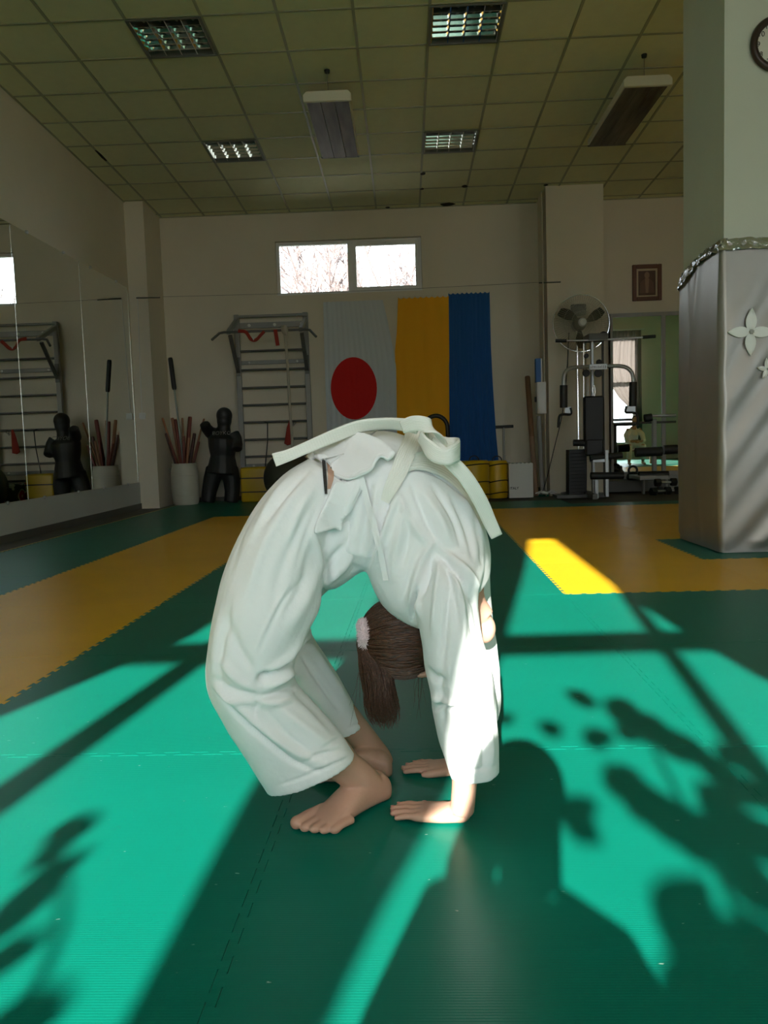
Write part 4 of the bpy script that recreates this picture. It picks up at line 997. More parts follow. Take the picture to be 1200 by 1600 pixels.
gbox('rear_upright', 942, 527, 946, 775, 0.22, 0.27, M_darkmetal)
gbox('top_beam', 920, 521, 950, 530, -0.05, 0.27, M_darkmetal)
gt('lat_bar', [G(884, 532.5), G(930, 531.5), G(1005, 527)], 0.012, M_steel)
gt('lat_bar_grip', [G(868, 532.5), G(885, 532.5)], 0.021, M_black); gt('lat_bar_grip', [G(1004, 527), G(1024, 525.5)], 0.021, M_black)
for px, py, r_ in ((943, 524, .05), (916, 583, .045), (935, 583, .05), (936, 566, .035), (916, 556, .03)):
    MB().lathe([(0, -.018), (r_*.9, -.018), (r_, -.012), (r_*.8, 0), (r_, .012), (r_*.9, .018), (0, .018)], G(px, py, 0.05), 20, 'y', cap=False).build('pulley', M_black, gm, smooth=True)
gt('cable', [G(915.5, 530, .05), G(915.5, 700, .05)], 0.004, M_black); gt('cable', [G(940, 528, .05), G(941, 620, .08)], 0.004, M_black); gt('cable', [G(919, 590, .05), G(919, 618, .03)], 0.007, M_steel)
gt('guide_rod', [G(912, 535, .12), G(912, 705, .12)], 0.010, M_chrome)
gt('pec_arm', [G(920, 573, -.02), G(900, 574, -.1), G(888, 577, -.14), G(881.5, 586, -.16), G(880.5, 604, -.17)], 0.024, M_silver, 12)
gt('pec_arm', [G(946, 572, -.02), G(968, 572, -.1), G(980, 575, -.14), G(988, 584, -.16), G(990, 600, -.17)], 0.024, M_silver, 12)
gt('arm_grip', [G(880.8, 602, -.17), G(880.8, 637, -.17)], 0.046, M_black, 14); gt('arm_grip', [G(989.5, 597, -.17), G(988.5, 635, -.17)], 0.046, M_black, 14)
gt('hand_hook', [G(891, 637, -.17), G(891.5, 647, -.17), G(880, 647.5, -.2), G(874, 651, -.22), G(872.5, 668, -.23)], 0.016, M_black); gt('hand_hook', [G(979, 635, -.17), G(978, 644, -.17), G(990, 645, -.2), G(996, 649, -.22), G(996.5, 665, -.23)], 0.016, M_black)
gbox('arm_bracket', 882, 636, 893, 647.5, -.18, -.16, M_silver, .002); gbox('arm_bracket', 978, 634, 993, 646, -.18, -.16, M_silver, .002)
gbox('name_plate', 921, 569, 949, 577, -.06, -.02, M_silver)
pl_ = G(935, 573, -.061); q = MB(); rp_ = random.Random(6)
for k in range(9):
    x_ = pl_.x-.095+.022*k; q.box((x_, yg-.0622, pl_.z-.016-.006*rp_.random()), (x_+.005+.006*rp_.random(), yg-.0608, pl_.z+.012*rp_.random()+.002)); q.box((x_, yg-.0622, pl_.z-.004+.01*rp_.random()), (x_+.015, yg-.0608, pl_.z+.001+.01*rp_.random()))
q.build('worn_marking', M_darkmetal, gm)
gbox('back_pad', 912.5, 619, 945, 690, -.12, -.04, M_blackv, .02)
gbox('back_pad_lower', 915, 686, 944, 712, -.13, -.05, M_blackv, .02)
gt('adjust_hook', [G(928, 620, -.02), G(926, 610, -.02), G(928, 602, -.02), G(930, 610, -.02), G(929, 619, -.02)], 0.007, M_chrome)
for k in range(13):
    py1, py0 = 774-5.5*k, 774-5.5*k-5.0; gbox('weight_plate', 889, py0, 917, py1, 0.02, 0.22, M_black, .004)
gt('roller_pad', [G(896, 692, -.05), G(915, 692, -.05)], 0.042, M_black, 14)
gbox('seat_post', 945.5, 703, 951.5, 776, -.3, -.24, M_silver); gbox('front_foot', 929.5, 750, 935.5, 779, -.36, -.3, M_silver)
gbox('seat_bar', 926, 716, 948, 722, -.28, -.12, M_silver)
gt('leg_roller', [G(923, 743.5, -.3), G(974, 743, -.3)], 0.044, M_black, 14); gt('leg_roller', [G(922, 716, -.25), G(972, 711, -.25)], 0.04, M_black, 14)
gbox('base_beam', 870, 774, 952, 779, -.1, 0.2, M_darkmetal); gbox('base_beam', 926, 772, 934, 781, -.4, 0.2, M_darkmetal)
# ---- leg curl bench in front of the mirror
yk = 10.55; kb = thing('leg_curl_bench', (at(1023, 760, yk).x, yk, 0), 'grey exercise bench with black roller pads before the mirror', 'bench')
def K(px, py, dy=0.0): return at(px, py, yk+dy)
def kbox(name, px0, py0, px1, py1, d0, d1, m, bevel=0.004):
    a, b = K(px0, py0, d0), K(px1, py1, d0); return MB().box((min(a.x, b.x), yk+d0, max(0, min(a.z, b.z))), (max(a.x, b.x), yk+d1, max(a.z, b.z))).build(name, m, kb, bevel=bevel)
def kt(name, pts, r_, m): q = MB(); q.tube(pts, r_, 14); return q.build(name, m, kb, smooth=True)
kbox('post', 1020, 655, 1026.5, 748, 0, .06, M_greymetal)
kt('cross_bar', [K(1012, 650), K(1056, 649)], 0.02, M_silver); kt('end_grip', [K(1007, 653.5), K(1018, 652)], 0.05, M_black); kt('support_bar', [K(957, 662, .1), K(1056, 659, .1)], 0.015, M_darkmetal)
kt('roller_pad', [K(993, 707, -.1), K(1034, 705, -.1)], 0.06, M_black); kt('roller_pad', [K(1037, 703, -.1), K(1058, 702, -.1)], 0.06, M_black)
kt('lower_roller', [K(998, 742, -.1), K(1044, 741, -.1)], 0.045, M_black)
kbox('base_foot', 1000, 744, 1045, 749, -.3, .2, M_greymetal)
for dx in (1004, 1040): kbox('leg', dx, 745, dx+4, 774, -.05, .0, M_greymetal)
# ---- kettlebell and dumbbells
kp = at(989, 752, 11.12); kp.z = 0.24
ledge = MB().box((at(955, 770, 10.6).x, 11.0, 0.0), (at(1062, 770, 10.6).x, 11.4, 0.15)).build('low_platform', M_darkmetal, bevel=.005); tag(ledge, 'low dark platform under the weights before the mirror', 'platform')
kz = 0.15
q = MB(); q.lathe([(0, 0), (.07, 0), (.088, .03), (.08, .075), (.045, .11), (0, .115)], (kp.x, 11.12, kz), 24, cap=False)
ktl = tag(q.build('kettlebell', M_black, smooth=True), 'black kettlebell standing before the mirror', 'kettlebell')
q = MB(); q.torus((kp.x, 11.12, kz+0.13), 0.055, 0.016, 20, 8, 'y', -0.5, math.pi+0.5); q.build('handle', M_black, ktl, smooth=True)
def dumbbell(p, rz, label):
    d = thing('dumbbell', p, label, 'dumbbell', 'black hexagonal dumbbells by the pillar', rz)
    for sx in (-1, 1):
        q = MB(); q.lathe([(0, 0), (.048, 0), (.055, .012), (.055, .055), (.048, .067), (0, .067)], (sx*0.1-0.0335, 0, 0.055), 6, 'x', cap=False); q.build('hex_head', M_black, d, local=True)
    q = MB(); q.tube([(-.07, 0, .055), (.07, 0, .055)], .016, 10); q.build('grip', M_steel, d, local=True, smooth=True)
for px, py, dz, rz, lab in ((1031, 778, 0, .3, 'black dumbbell nearest the pillar, lowest of the pile'), (1046, 777, 0, -.2, 'black dumbbell partly hidden by the padded pillar'), (1040, 770, .105, .1, 'black dumbbell lying on top of two others')):
    p = at(px, py, 10.2); dumbbell((p.x, 10.2 + (0.0 if dz else 0.03*(px-1038)/8), dz), rz, lab)
# ================================================================== the girl in a back bridge
M_skin = mat('skin', (0.62, 0.36, 0.26), 0.5, var=0.12, vscale=14, bump=0.05, bscale=180)
_sb = M_skin.node_tree.nodes['Principled BSDF']; _sb.inputs['Subsurface Weight'].default_value = 0.12; _sb.inputs['Subsurface Radius'].default_value = (0.012, 0.005, 0.003); _sb.inputs['Subsurface Scale'].default_value = 1.0
def cloth_mat(name, col, weave=900, strength=0.12):
    m = bpy.data.materials.new(name); m.use_nodes = True; nt = m.node_tree; b = nt.nodes['Principled BSDF']
    b.inputs['Base Color'].default_value = (*col, 1); b.inputs['Roughness'].default_value = 0.85; b.inputs['Sheen Weight'].default_value = 0.15; b.inputs['Specular IOR Level'].default_value = 0.2
    tc = nt.nodes.new('ShaderNodeTexCoord')
    n = nt.nodes.new('ShaderNodeTexNoise'); n.inputs['Scale'].default_value = 22; n.inputs['Detail'].default_value = 5; nt.links.new(tc.outputs['Object'], n.inputs['Vector'])
    n2 = nt.nodes.new('ShaderNodeTexNoise'); n2.inputs['Scale'].default_value = weave; nt.links.new(tc.outputs['Object'], n2.inputs['Vector'])
    b1 = nt.nodes.new('ShaderNodeBump'); b1.inputs['Strength'].default_value = 0.22; b1.inputs['Distance'].default_value = 0.012; nt.links.new(n.outputs['Fac'], b1.inputs['Height'])
    b2 = nt.nodes.new('ShaderNodeBump'); b2.inputs['Strength'].default_value = strength; b2.inputs['Distance'].default_value = 0.002; nt.links.new(n2.outputs['Fac'], b2.inputs['Height'])
    nt.links.new(b1.outputs[0], b2.inputs['Normal']); nt.links.new(b2.outputs[0], b.inputs['Normal']); return m
M_gi = cloth_mat('white_cotton', (0.87, 0.87, 0.87))
def pixs(co):
    d = co - np.array(ORG); f, r_, u_ = np.array(FWD), np.array(RIGHT), np.array(UP)
    z = d @ f; return np.stack([600+FPX*(d @ r_)/z, 800-FPX*(d @ u_)/z], 1)
def sect(A, B, Yc, ry, n=36, sq=2.3, ya=None):
    """closed section through two outline points (image px) at depth Yc, half-depth ry"""
    a3, b3 = at(A[0], A[1], Yc), at(B[0], B[1], Yc); c = (a3+b3)/2; a = (b3-a3)/2
    an = a.normalized(); b = Vector((0, 1, 0)); b = (b-an*b.dot(an)).normalized()*ry; out = []
    for k in range(n):
        t = 2*math.pi*k/n; ct, st_ = math.cos(t), math.sin(t); e = 2/sq
        out.append(c + a*(math.copysign(abs(ct)**e, ct)) + b*(math.copysign(abs(st_)**e, st_)))
    return out
def dense(st_, n):      # smooth stations (Ax,Ay,Bx,By,Y,ry)
    return [tuple(q) for q in smooth_poly(st_, n)]
def loft_st(mb, st_, n=24, sq=2.3, hollow=0.0):
    D = dense(st_, n); secs = [sect(d[0:2], d[2:4], d[4], d[5], sq=sq) for d in D]
    if hollow:           # open cuff: turn the hem inside
        last = secs[-1]; c = sum(last, Vector())/len(last); prev = secs[-3]; cp = sum(prev, Vector())/len(prev); d = (cp-c).normalized()
        secs.append([c+(p-c)*0.90 for p in last]); secs.append([c+(p-c)*0.84+d*hollow*0.5 for p in last]); secs.append([c+(p-c)*0.78+d*hollow for p in last])
    mb.loft(secs)
def strokes(me, S, facing=True):
    """press folds into the cloth: S = [(px polyline, half-width px, height m)]"""
    n = len(me.vertices); co = np.empty(n*3); me.vertices.foreach_get('co', co); co = co.reshape(-1, 3)
    no = np.empty(n*3); me.vertices.foreach_get('normal', no); no = no.reshape(-1, 3)
    px = pixs(co); view = co-np.array(ORG); view /= np.linalg.norm(view, axis=1)[:, None]
    fac = -(no*view).sum(1); w_f = np.clip(fac*2.2, 0, 1) if facing else np.ones(n)
    disp = np.zeros(n)
    for pts, w, h in S:
        P = np.array(smooth_poly(pts, max(8, 6*len(pts)))); best = np.full(n, 1e9); tt = np.zeros(n); L = len(P)-1
        for i in range(L):
            a, b = P[i], P[i+1]; ab = b-a; l2 = (ab*ab).sum()+1e-9
            u_ = np.clip(((px-a)@ab)/l2, 0, 1); d = np.hypot(*(px-a-u_[:, None]*ab).T)
            m_ = d < best; best[m_] = d[m_]; tt[m_] = (i+u_[m_])/L
        taper = np.sin(np.pi*np.clip(tt, 0.02, 0.98))**0.6
        disp += h*np.exp(-(best/w)**2)*taper
    co = co+no*(disp*w_f)[:, None]; me.vertices.foreach_set('co', co.ravel()); me.update()
def ripple(me, amp, sc, seed):
    n = len(me.vertices); co = np.empty(n*3); me.vertices.foreach_get('co', co); co = co.reshape(-1, 3)
    no = np.empty(n*3); me.vertices.foreach_get('normal', no); no = no.reshape(-1, 3)
    d = np.array([noise.noise((q[0]*sc+seed, q[1]*sc, q[2]*sc)) for q in co.tolist()])*amp
    me.vertices.foreach_set('co', (co+no*d[:, None]).ravel()); me.update()

person = thing('person', (0.0, 1.66, 0.0), 'girl in a white judo suit arched backwards in a bridge on the mats', 'person')
# ------------------------------------------------ body (one continuous skin)
bd = MB()
def limb(st_, n=22, seg=20):
    D = smooth_poly(st_, n); bd.tube([at(d[0], d[1], d[2]) for d in D], [d[3] for d in D], seg)
def flat_ring(c, ax, up, w, h, n=22, sq=2.3):
    out = []
    for k in range(n):
        t = 2*math.pi*k/n; ct, s_ = math.cos(t), math.sin(t); e = 2/sq
        out.append(c+ax*(w*math.copysign(abs(ct)**e, ct))+up*(h*math.copysign(abs(s_)**e, s_)))
    return out
ZV = Vector((0, 0, 1))
# legs
limb([(515,800,1.675,.050),(455,880,1.625,.054),(405,975,1.585,.054),(372,1045,1.57,.048),(440,1120,1.58,.046),(508,1168,1.612,.041),(538,1197,1.642,.036),(563,1215,1.664,.034),(583,1230,1.684,.029)], 30)
limb([(560,790,1.71,.060),(478,880,1.775,.050),(440,955,1.80,.045),(440,1030,1.825,.044),(510,1095,1.845,.043),(556,1142,1.855,.034),(582,1170,1.862,.0285),(593,1184,1.865,.028),(600,1196,1.868,.025)], 30)
def foot(heel, ball_dir, L, side, hz=0.0):
    """heel: ground point, ball_dir: unit forward, side: +1 little toe on ax side"""
    f = Vector((ball_dir[0], ball_dir[1], 0)).normalized(); ax = f.cross(ZV)*side
    st_ = [(-0.010, .010, .014, .020, 0), (-0.002, .023, .026, .026, 0), (0.018, .0280, .031, .031, 0), (0.048, .0285, .0365, .0365, 0.001), (0.078, .0300, .0345, .0345, 0.003), (0.108, .0335, .0275, .0275, .004), (0.135, .0350, .0195, .0195, .004), (0.155, .0355, .0155, .0155, .004), (0.170, .034, .0115, .0115, .005), (0.182, .026, .008, .008, -.003)]
    k = L/0.215; secs = []
    for s_, w, h, cz, sh in smooth_poly(st_, 26): secs.append(flat_ring(heel+f*(s_*k)+ax*(sh*k)+ZV*(cz*k), ax, ZV, w*k, h*k, sq=2.4))
    bd.loft(secs)
    # ankle to heel bridge and ankle bones
    bd.sphere(heel+f*0.020*k+ZV*0.036*k, (0.0262*k, 0.0262*k, 0.031*k), 16, 10)
    bd.sphere(heel+f*0.042*k+ax*0.0225*k+ZV*0.050*k, 0.0075*k, 12, 8); bd.sphere(heel+f*0.046*k-ax*0.0235*k+ZV*0.058*k, 0.0095*k, 12, 8)
    # toes, big toe on the inner side
    for off, base, ln, r_ in ((-.0265, .158, .056, .0130), (-.0055, .164, .044, .0096), (.0125, .160, .039, .0092), (.0290, .153, .035, .0090), (.0430, .143, .031, .0090)):
        b0 = heel+f*(base*k)+ax*(off*k)+ZV*(r_*k*1.05); t_ = b0+f*(ln*k)-ZV*(0.001)
        bd.tube([b0-f*0.02*k+ZV*0.004*k, b0+f*ln*k*0.3+ZV*0.0035*k, b0+f*ln*k*0.62, t_-f*0.006*k, t_, t_+f*0.004*k], [r_*k*0.95, r_*k*0.90, r_*k*0.98, r_*k, r_*k*0.78, r_*k*0.35], 14)
    return f, ax
heelN = gnd(600,1248); heelN.z = 0
toeN = gnd(471, 1305); dN = (toeN-heelN)
fN, aN = foot(heelN, (dN.x, dN.y), dN.length, 1 if dN.cross(ZV).dot(Vector((0, -1, 0))) > 0 else -1)
heelF = gnd(607, 1213)
foot(heelF, (-1.0, 0.05), 0.200, -1 if Vector((-1, 0, 0)).cross(ZV).y > 0 else 1)
# arms
limb([(705,810,1.66,.050),(714,870,1.60,.048),(714,935,1.575,.042),(728,1050,1.560,.036),(727,1150,1.565,.0295),(726,1215,1.572,.0255),(724,1245,1.578,.0245),(722,1268,1.582,.024)], 26)
limb([(718,860,1.775,.044),(732,960,1.80,.038),(746,1050,1.83,.032),(732,1130,1.85,.027),(718,1180,1.86,.0235),(712,1196,1.865,.0225)], 26)
def hand(wrist, fd, side, s=1.0, th=0.78):
    """flat palm on the mat. fd forward unit, side: thumb on ax*side"""
    f = Vector((fd[0], fd[1], 0)).normalized(); ax = f.cross(ZV)*side
    secs = []
    for t_, w, h, cz, sh in smooth_poly([(-.020, .012, .010, .020, 0), (-.010, .022, .017, .020, 0), (.004, .026, .019, .020, 0), (.022, .030, .0165, .0165, 0), (.045, .034, .0135, .0135, .001), (.066, .035, .0115, .0115, .001), (.078, .033, .0095, .0095, .001), (.086, .028, .006, .007, .001)], 20):
        secs.append(flat_ring(wrist+f*t_*s+ax*sh*s+ZV*cz*s, ax, ZV, w*s, h*s, sq=2.5))
    bd.loft(secs)
    tips = []
    for off, spread, ln, r_ in ((.026, .05, .060, .0074), (.0088, .01, .068, .0077), (-.0088, -.03, .062, .0073), (-.0255, -.09, .047, .0065)):
        d = (f+ax*spread).normalized(); b0 = wrist+f*.072*s+ax*off*s
        pts = [b0-d*.012*s+ZV*.011*s, b0+d*ln*.02*s+ZV*.0145*s, b0+d*ln*.30*s+ZV*.0125*s, b0+d*ln*.48*s+ZV*.0128*s, b0+d*ln*.72*s+ZV*.0098*s, b0+d*ln*.92*s+ZV*.0072*s, b0+d*ln*s+ZV*.0066*s]
        bd.tube(pts, [r_*s*1.1, r_*s*1.12, r_*s, r_*s*1.05, r_*s*.92, r_*s*.85, r_*s*.45], 14); tips.append((b0+d*ln*.90*s+ZV*(.0072+r_*.72)*s, d, r_*s))
    if th:
        b0 = wrist+f*.008*s+ax*.022*s; d = (f*math.sqrt(max(0, 1-th*th))+ax*th).normalized()
        bd.tube([b0+ZV*.016*s, b0+d*.022*s+ZV*.014*s, b0+d*.040*s+ZV*.011*s+f*.004*s, b0+d*.052*s+ZV*.009*s+f*.012*s, b0+d*.060*s+ZV*.008*s+f*.02*s], [.0125*s, .012*s, .0098*s, .0092*s, .005*s], 14)
        tips.append((b0+d*.054*s+ZV*.017*s+f*.014*s, d, .0095*s))
    return tips
wN = gnd(716, 1284); tN = gnd(611, 1272); dh = (tN-wN); 
sN = 1 if (dh.cross(ZV)).y > 0 else -1
print('hand len', dh.length, 'foot len', dN.length)
bd.sphere(wN-dh.normalized()*0.004+ZV*0.021, (.0235, .0235, .021), 14, 10); tipsN = hand(wN+dh.normalized()*0.005, (dh.x, dh.y), sN, dh.length/0.140, 0.30)
wF = gnd(716, 1208); tF = gnd(634, 1203); dh2 = tF-wF
tipsF = hand(wF, (dh2.x, dh2.y), -sN, 0.95, 0.35)
# torso core, neck and head
def core(st_, k=0.80):
    secs = []
    for d in dense(st_, 26):
        mx, my = (d[0]+d[2])/2, (d[1]+d[3])/2
        A = (mx+(d[0]-mx)*k, my+(d[1]-my)*k); B = (mx+(d[2]-mx)*k, my+(d[3]-my)*k); secs.append(sect(A, B, d[4], d[5]*k))
    bd.loft(secs)
TORSO = [(503,702,521,895,1.695,.095),(522,690,528,908,1.692,.116),(560,676,545,903,1.685,.128),(612,676,569,890,1.680,.136),(668,700,574,893,1.675,.142),(716,740,586,925,1.675,.148),(750,800,606,955,1.675,.150),(764,855,640,974,1.675,.142),(763,893,668,978,1.675,.120)]
core(TORSO, 0.70)
limb([(714,850,1.675,.050),(724,905,1.675,.043),(722,945,1.675,.042),(712,970,1.67,.045)], 14)
# skull and face: head hangs right back, crown to the left, face to the floor
hc = at(633, 995, 1.67); Xh = (at(760, 972, 1.67)-at(575, 992, 1.67)).normalized(); Zh = Vector((0, 1, 0)).cross(Xh); Zh = Zh if Zh.z > 0 else -Zh
Mh = Matrix((Xh, Vector((0, 1, 0)), Zh)).transposed()
bd.sphere(hc, (.086, .070, .077), 28, 18, Mh)
secs = []
for t_, w, hu, hd_ in smooth_poly([(-.02, .060, .060, .066), (.03, .062, .050, .080), (.065, .058, .038, .083), (.095, .050, .030, .078), (.12, .040, .026, .066), (.142, .026, .020, .046), (.154, .014, .012, .026)], 20):
    c = hc+Xh*t_+Zh*0.012; ring = []
    for k in range(24):
        a = 2*math.pi*k/24; z_ = math.sin(a); ring.append(c+Vector((0, 1, 0))*(w*math.cos(a))+Zh*((hu if z_ > 0 else hd_)*z_))
    secs.append(ring)
bd.loft(secs)
fz = hc+Xh*0.055-Zh*0.070
bd.tube([fz-Xh*.022-Zh*.002, fz-Zh*.010, fz+Xh*.012-Zh*.020, fz+Xh*.020-Zh*.014, fz+Xh*.024], [.006, .0075, .0105, .0085, .004], 12)      # nose
for sy in (-1, 1):
    bd.sphere(fz+Xh*.020-Zh*.010+Vector((0, sy*.011, 0)), .0065, 10, 8)
    bd.sphere(fz-Xh*.026-Zh*.001+Vector((0, sy*.029, 0)), (.018, .020, .010), 12, 8, Mh)      # brow
bd.tube([fz+Xh*.046+Vector((0, -.022, 0))-Zh*.004, fz+Xh*.044-Zh*.012, fz+Xh*.046+Vector((0, .022, 0))-Zh*.004], [.003, .0065, .003], 10)   # lips
bd.tube([fz+Xh*.054+Vector((0, -.019, 0))-Zh*.002, fz+Xh*.055-Zh*.010, fz+Xh*.054+Vector((0, .019, 0))-Zh*.002], [.003, .007, .003], 10)
chin = at(757, 982, 1.665); bd.sphere(chin, (.0235, .026, .031), 16, 12)
bd.tube([at(728, 870, 1.665), at(732, 915, 1.665), at(740, 945, 1.665), at(756, 966, 1.665)], [.030, .028, .027, .024], 16)
for sy in (-1, 1): bd.sphere(hc+Xh*.055+Zh*.006+Vector((0, sy*.064, 0)), (.017, .009, .027), 14, 10, Mh)
body = remesh(bd, 'body', 0.0030, M_skin, person, 3)
bvh_body = BVHTree.FromPolygons([v.co for v in body.data.vertices], [p.vertices for p in body.data.polygons])
M_nail = mat('pink_nail', (0.60, 0.27, 0.22), 0.3)
for tp_, d, r_ in tipsN+tipsF:
    o_ = bvh_body.ray_cast(tp_+ZV*0.05, -ZV)[0]; c = o_ if o_ else tp_
    q = MB(); ax = d.cross(ZV); q.sphere(c-ZV*0.0004, (r_*.52, r_*.75, .0012), 10, 6, Matrix((ax, d, ZV)).transposed()); q.build('fingernail', M_nail, person, smooth=True)
M_eye = mat('eye_white', (0.75, 0.74, 0.72), 0.2)
for sy in (-1, 1):
    q = MB(); q.sphere(fz-Xh*.012-Zh*.000+Vector((0, sy*.029, 0)), .0105, 14, 10); e_ = q.build('eye', M_eye, person, smooth=True)
    q = MB(); q.sphere(fz-Xh*.012-Zh*.0078+Vector((0, sy*.029, 0)), (.0048, .0048, .0034), 12, 8); q.build('iris', mat('brown_iris', (0.06, 0.03, 0.015), 0.2), e_, smooth=True)

# ------------------------------------------------ trousers
tb = MB()
NEARLEG = [(486,716,560,760,1.640,.095),(440,745,528,806,1.615,.105),(394,798,508,858,1.598,.108),(360,868,502,912,1.585,.106),(340,935,501,948,1.575,.100),(329,995,484,985,1.57,.094),(323,1050,462,1028,1.568,.088),(328,1085,462,1070,1.572,.082),(352,1130,494,1108,1.58,.078),(384,1180,528,1145,1.595,.076),(419,1236,554,1184,1.61,.074)]
loft_st(tb, NEARLEG, 44, 2.25, hollow=0.07)
FARLEG = [(500,740,620,800,1.73,.095),(440,800,560,880,1.76,.100),(405,880,500,935,1.79,.095),(385,960,484,975,1.81,.088),(392,1020,492,1000,1.825,.080),(425,1065,520,1046,1.835,.072),(460,1105,546,1092,1.845,.066),(485,1158,568,1133,1.853,.060)]
loft_st(tb, FARLEG, 36, 2.25, hollow=0.06)
loft_st(tb, [(470,745,512,880,1.70,.115),(490,724,507,914,1.695,.130),(520,704,524,918,1.69,.135),(556,690,545,906,1.69,.130),(590,690,562,893,1.69,.12)], 16, 2.4)
def post_t(me):
    ripple(me, 0.004, 6, 3.0); ripple(me, 0.0014, 17, 8.0)
    strokes(me, [
        # thigh folds falling from the waist
        ([(492,735),(445,795),(405,870),(378,960)], 9, 0.0068), ([(505,765),(475,815),(440,890),(425,960)], 9, -0.0062), ([(470,728),(428,776),(392,840)], 5, 0.0062), ([(484,734),(445,776),(414,820)], 4, -0.0068),
        ([(460,727),(415,775),(380,830),(362,890)], 4, -0.0050), ([(490,760),(468,800),(450,850)], 5, 0.0050), ([(498,790),(478,840),(462,890)], 4, -0.0043),
        ([(500,830),(499,880),(480,935),(450,990)], 8, 0.0062), ([(484,850),(474,910),(440,970)], 7, -0.0062),
        ([(478,905),(450,930),(425,975),(404,1020)], 4, -0.0043), ([(345,950),(336,1010),(334,1060)], 6, 0.0050), ([(360,950),(345,1020),(345,1075)], 5, -0.0062), ([(372,920),(362,980),(368,1030)], 6, 0.0037),
        # thigh lapping over the lower leg, and the deep pocket behind the knee
        ([(500,948),(490,972),(474,1000),(446,1030),(412,1052)], 6, .016), ([(503,968),(488,992),(468,1018),(440,1046),(408,1063)], 4.5, -.020), ([(404,1066),(412,1058),(424,1052)], 6, -.022),
        ([(418,1076),(436,1062),(452,1050),(464,1054)], 6, .018), ([(406,1088),(430,1086),(455,1074),(468,1062)], 5, -.012), ([(398,1092),(425,1098),(458,1092)], 6, .008),
        ([(352,960),(372,1015),(398,1050)], 8, -.010), ([(340,1030),(372,1062),(400,1078)], 7, .010), ([(335,1060),(365,1080),(400,1086)], 5, -.010), ([(336,1075),(360,1092),(395,1098)], 4, .007),
        # the hanging outer fold of the lower leg
        ([(338,1074),(384,1114),(422,1146),(464,1176),(504,1193)], 6, .012), ([(333,1078),(378,1124),(415,1157),(458,1190),(500,1206)], 3.5, -.011),
        ([(430,1100),(470,1132),(520,1168)], 8, .006), ([(404,1095),(398,1118),(420,1146)], 4, -.007), ([(460,1080),(490,1105),(530,1150)], 6, -.007), ([(415,1110),(450,1150),(490,1180)], 6, -.006),
        ([(470,1192),(500,1180),(540,1170)], 3.5, -.006), ([(480,1202),(515,1190),(547,1178)], 3.5, .005), ([(500,1172),(520,1160),(538,1150)], 4, -.005),
        ([(430,1229),(490,1208),(550,1180)], 2.0, -.004),
        # side seam of the leg
        ([(455,905),(425,960),(398,1020)], 1.8, .0035),
        ([(487,822),(497,870),(500,915),(499,945)], 4, .008), ([(500,850),(508,880),(509,910)], 4, -.008),
        # seat under the hips
        ([(503,905),(515,880),(540,850)], 6, -.012), ([(520,905),(540,880),(555,850)], 6, .010), ([(505,920),(520,900),(530,885)], 4, .008),
        # far leg
        ([(480,1000),(505,1040),(545,1095)], 6, .010), ([(470,1020),(495,1060),(530,1110)], 5, -.010), ([(490,985),(510,1025),(525,1060)], 4, -.006), ([(542,1139),(562,1130)], 2, -.003)])
trousers = remesh(tb, 'judo_trousers', 0.0042, M_gi, person, 5, post_t)
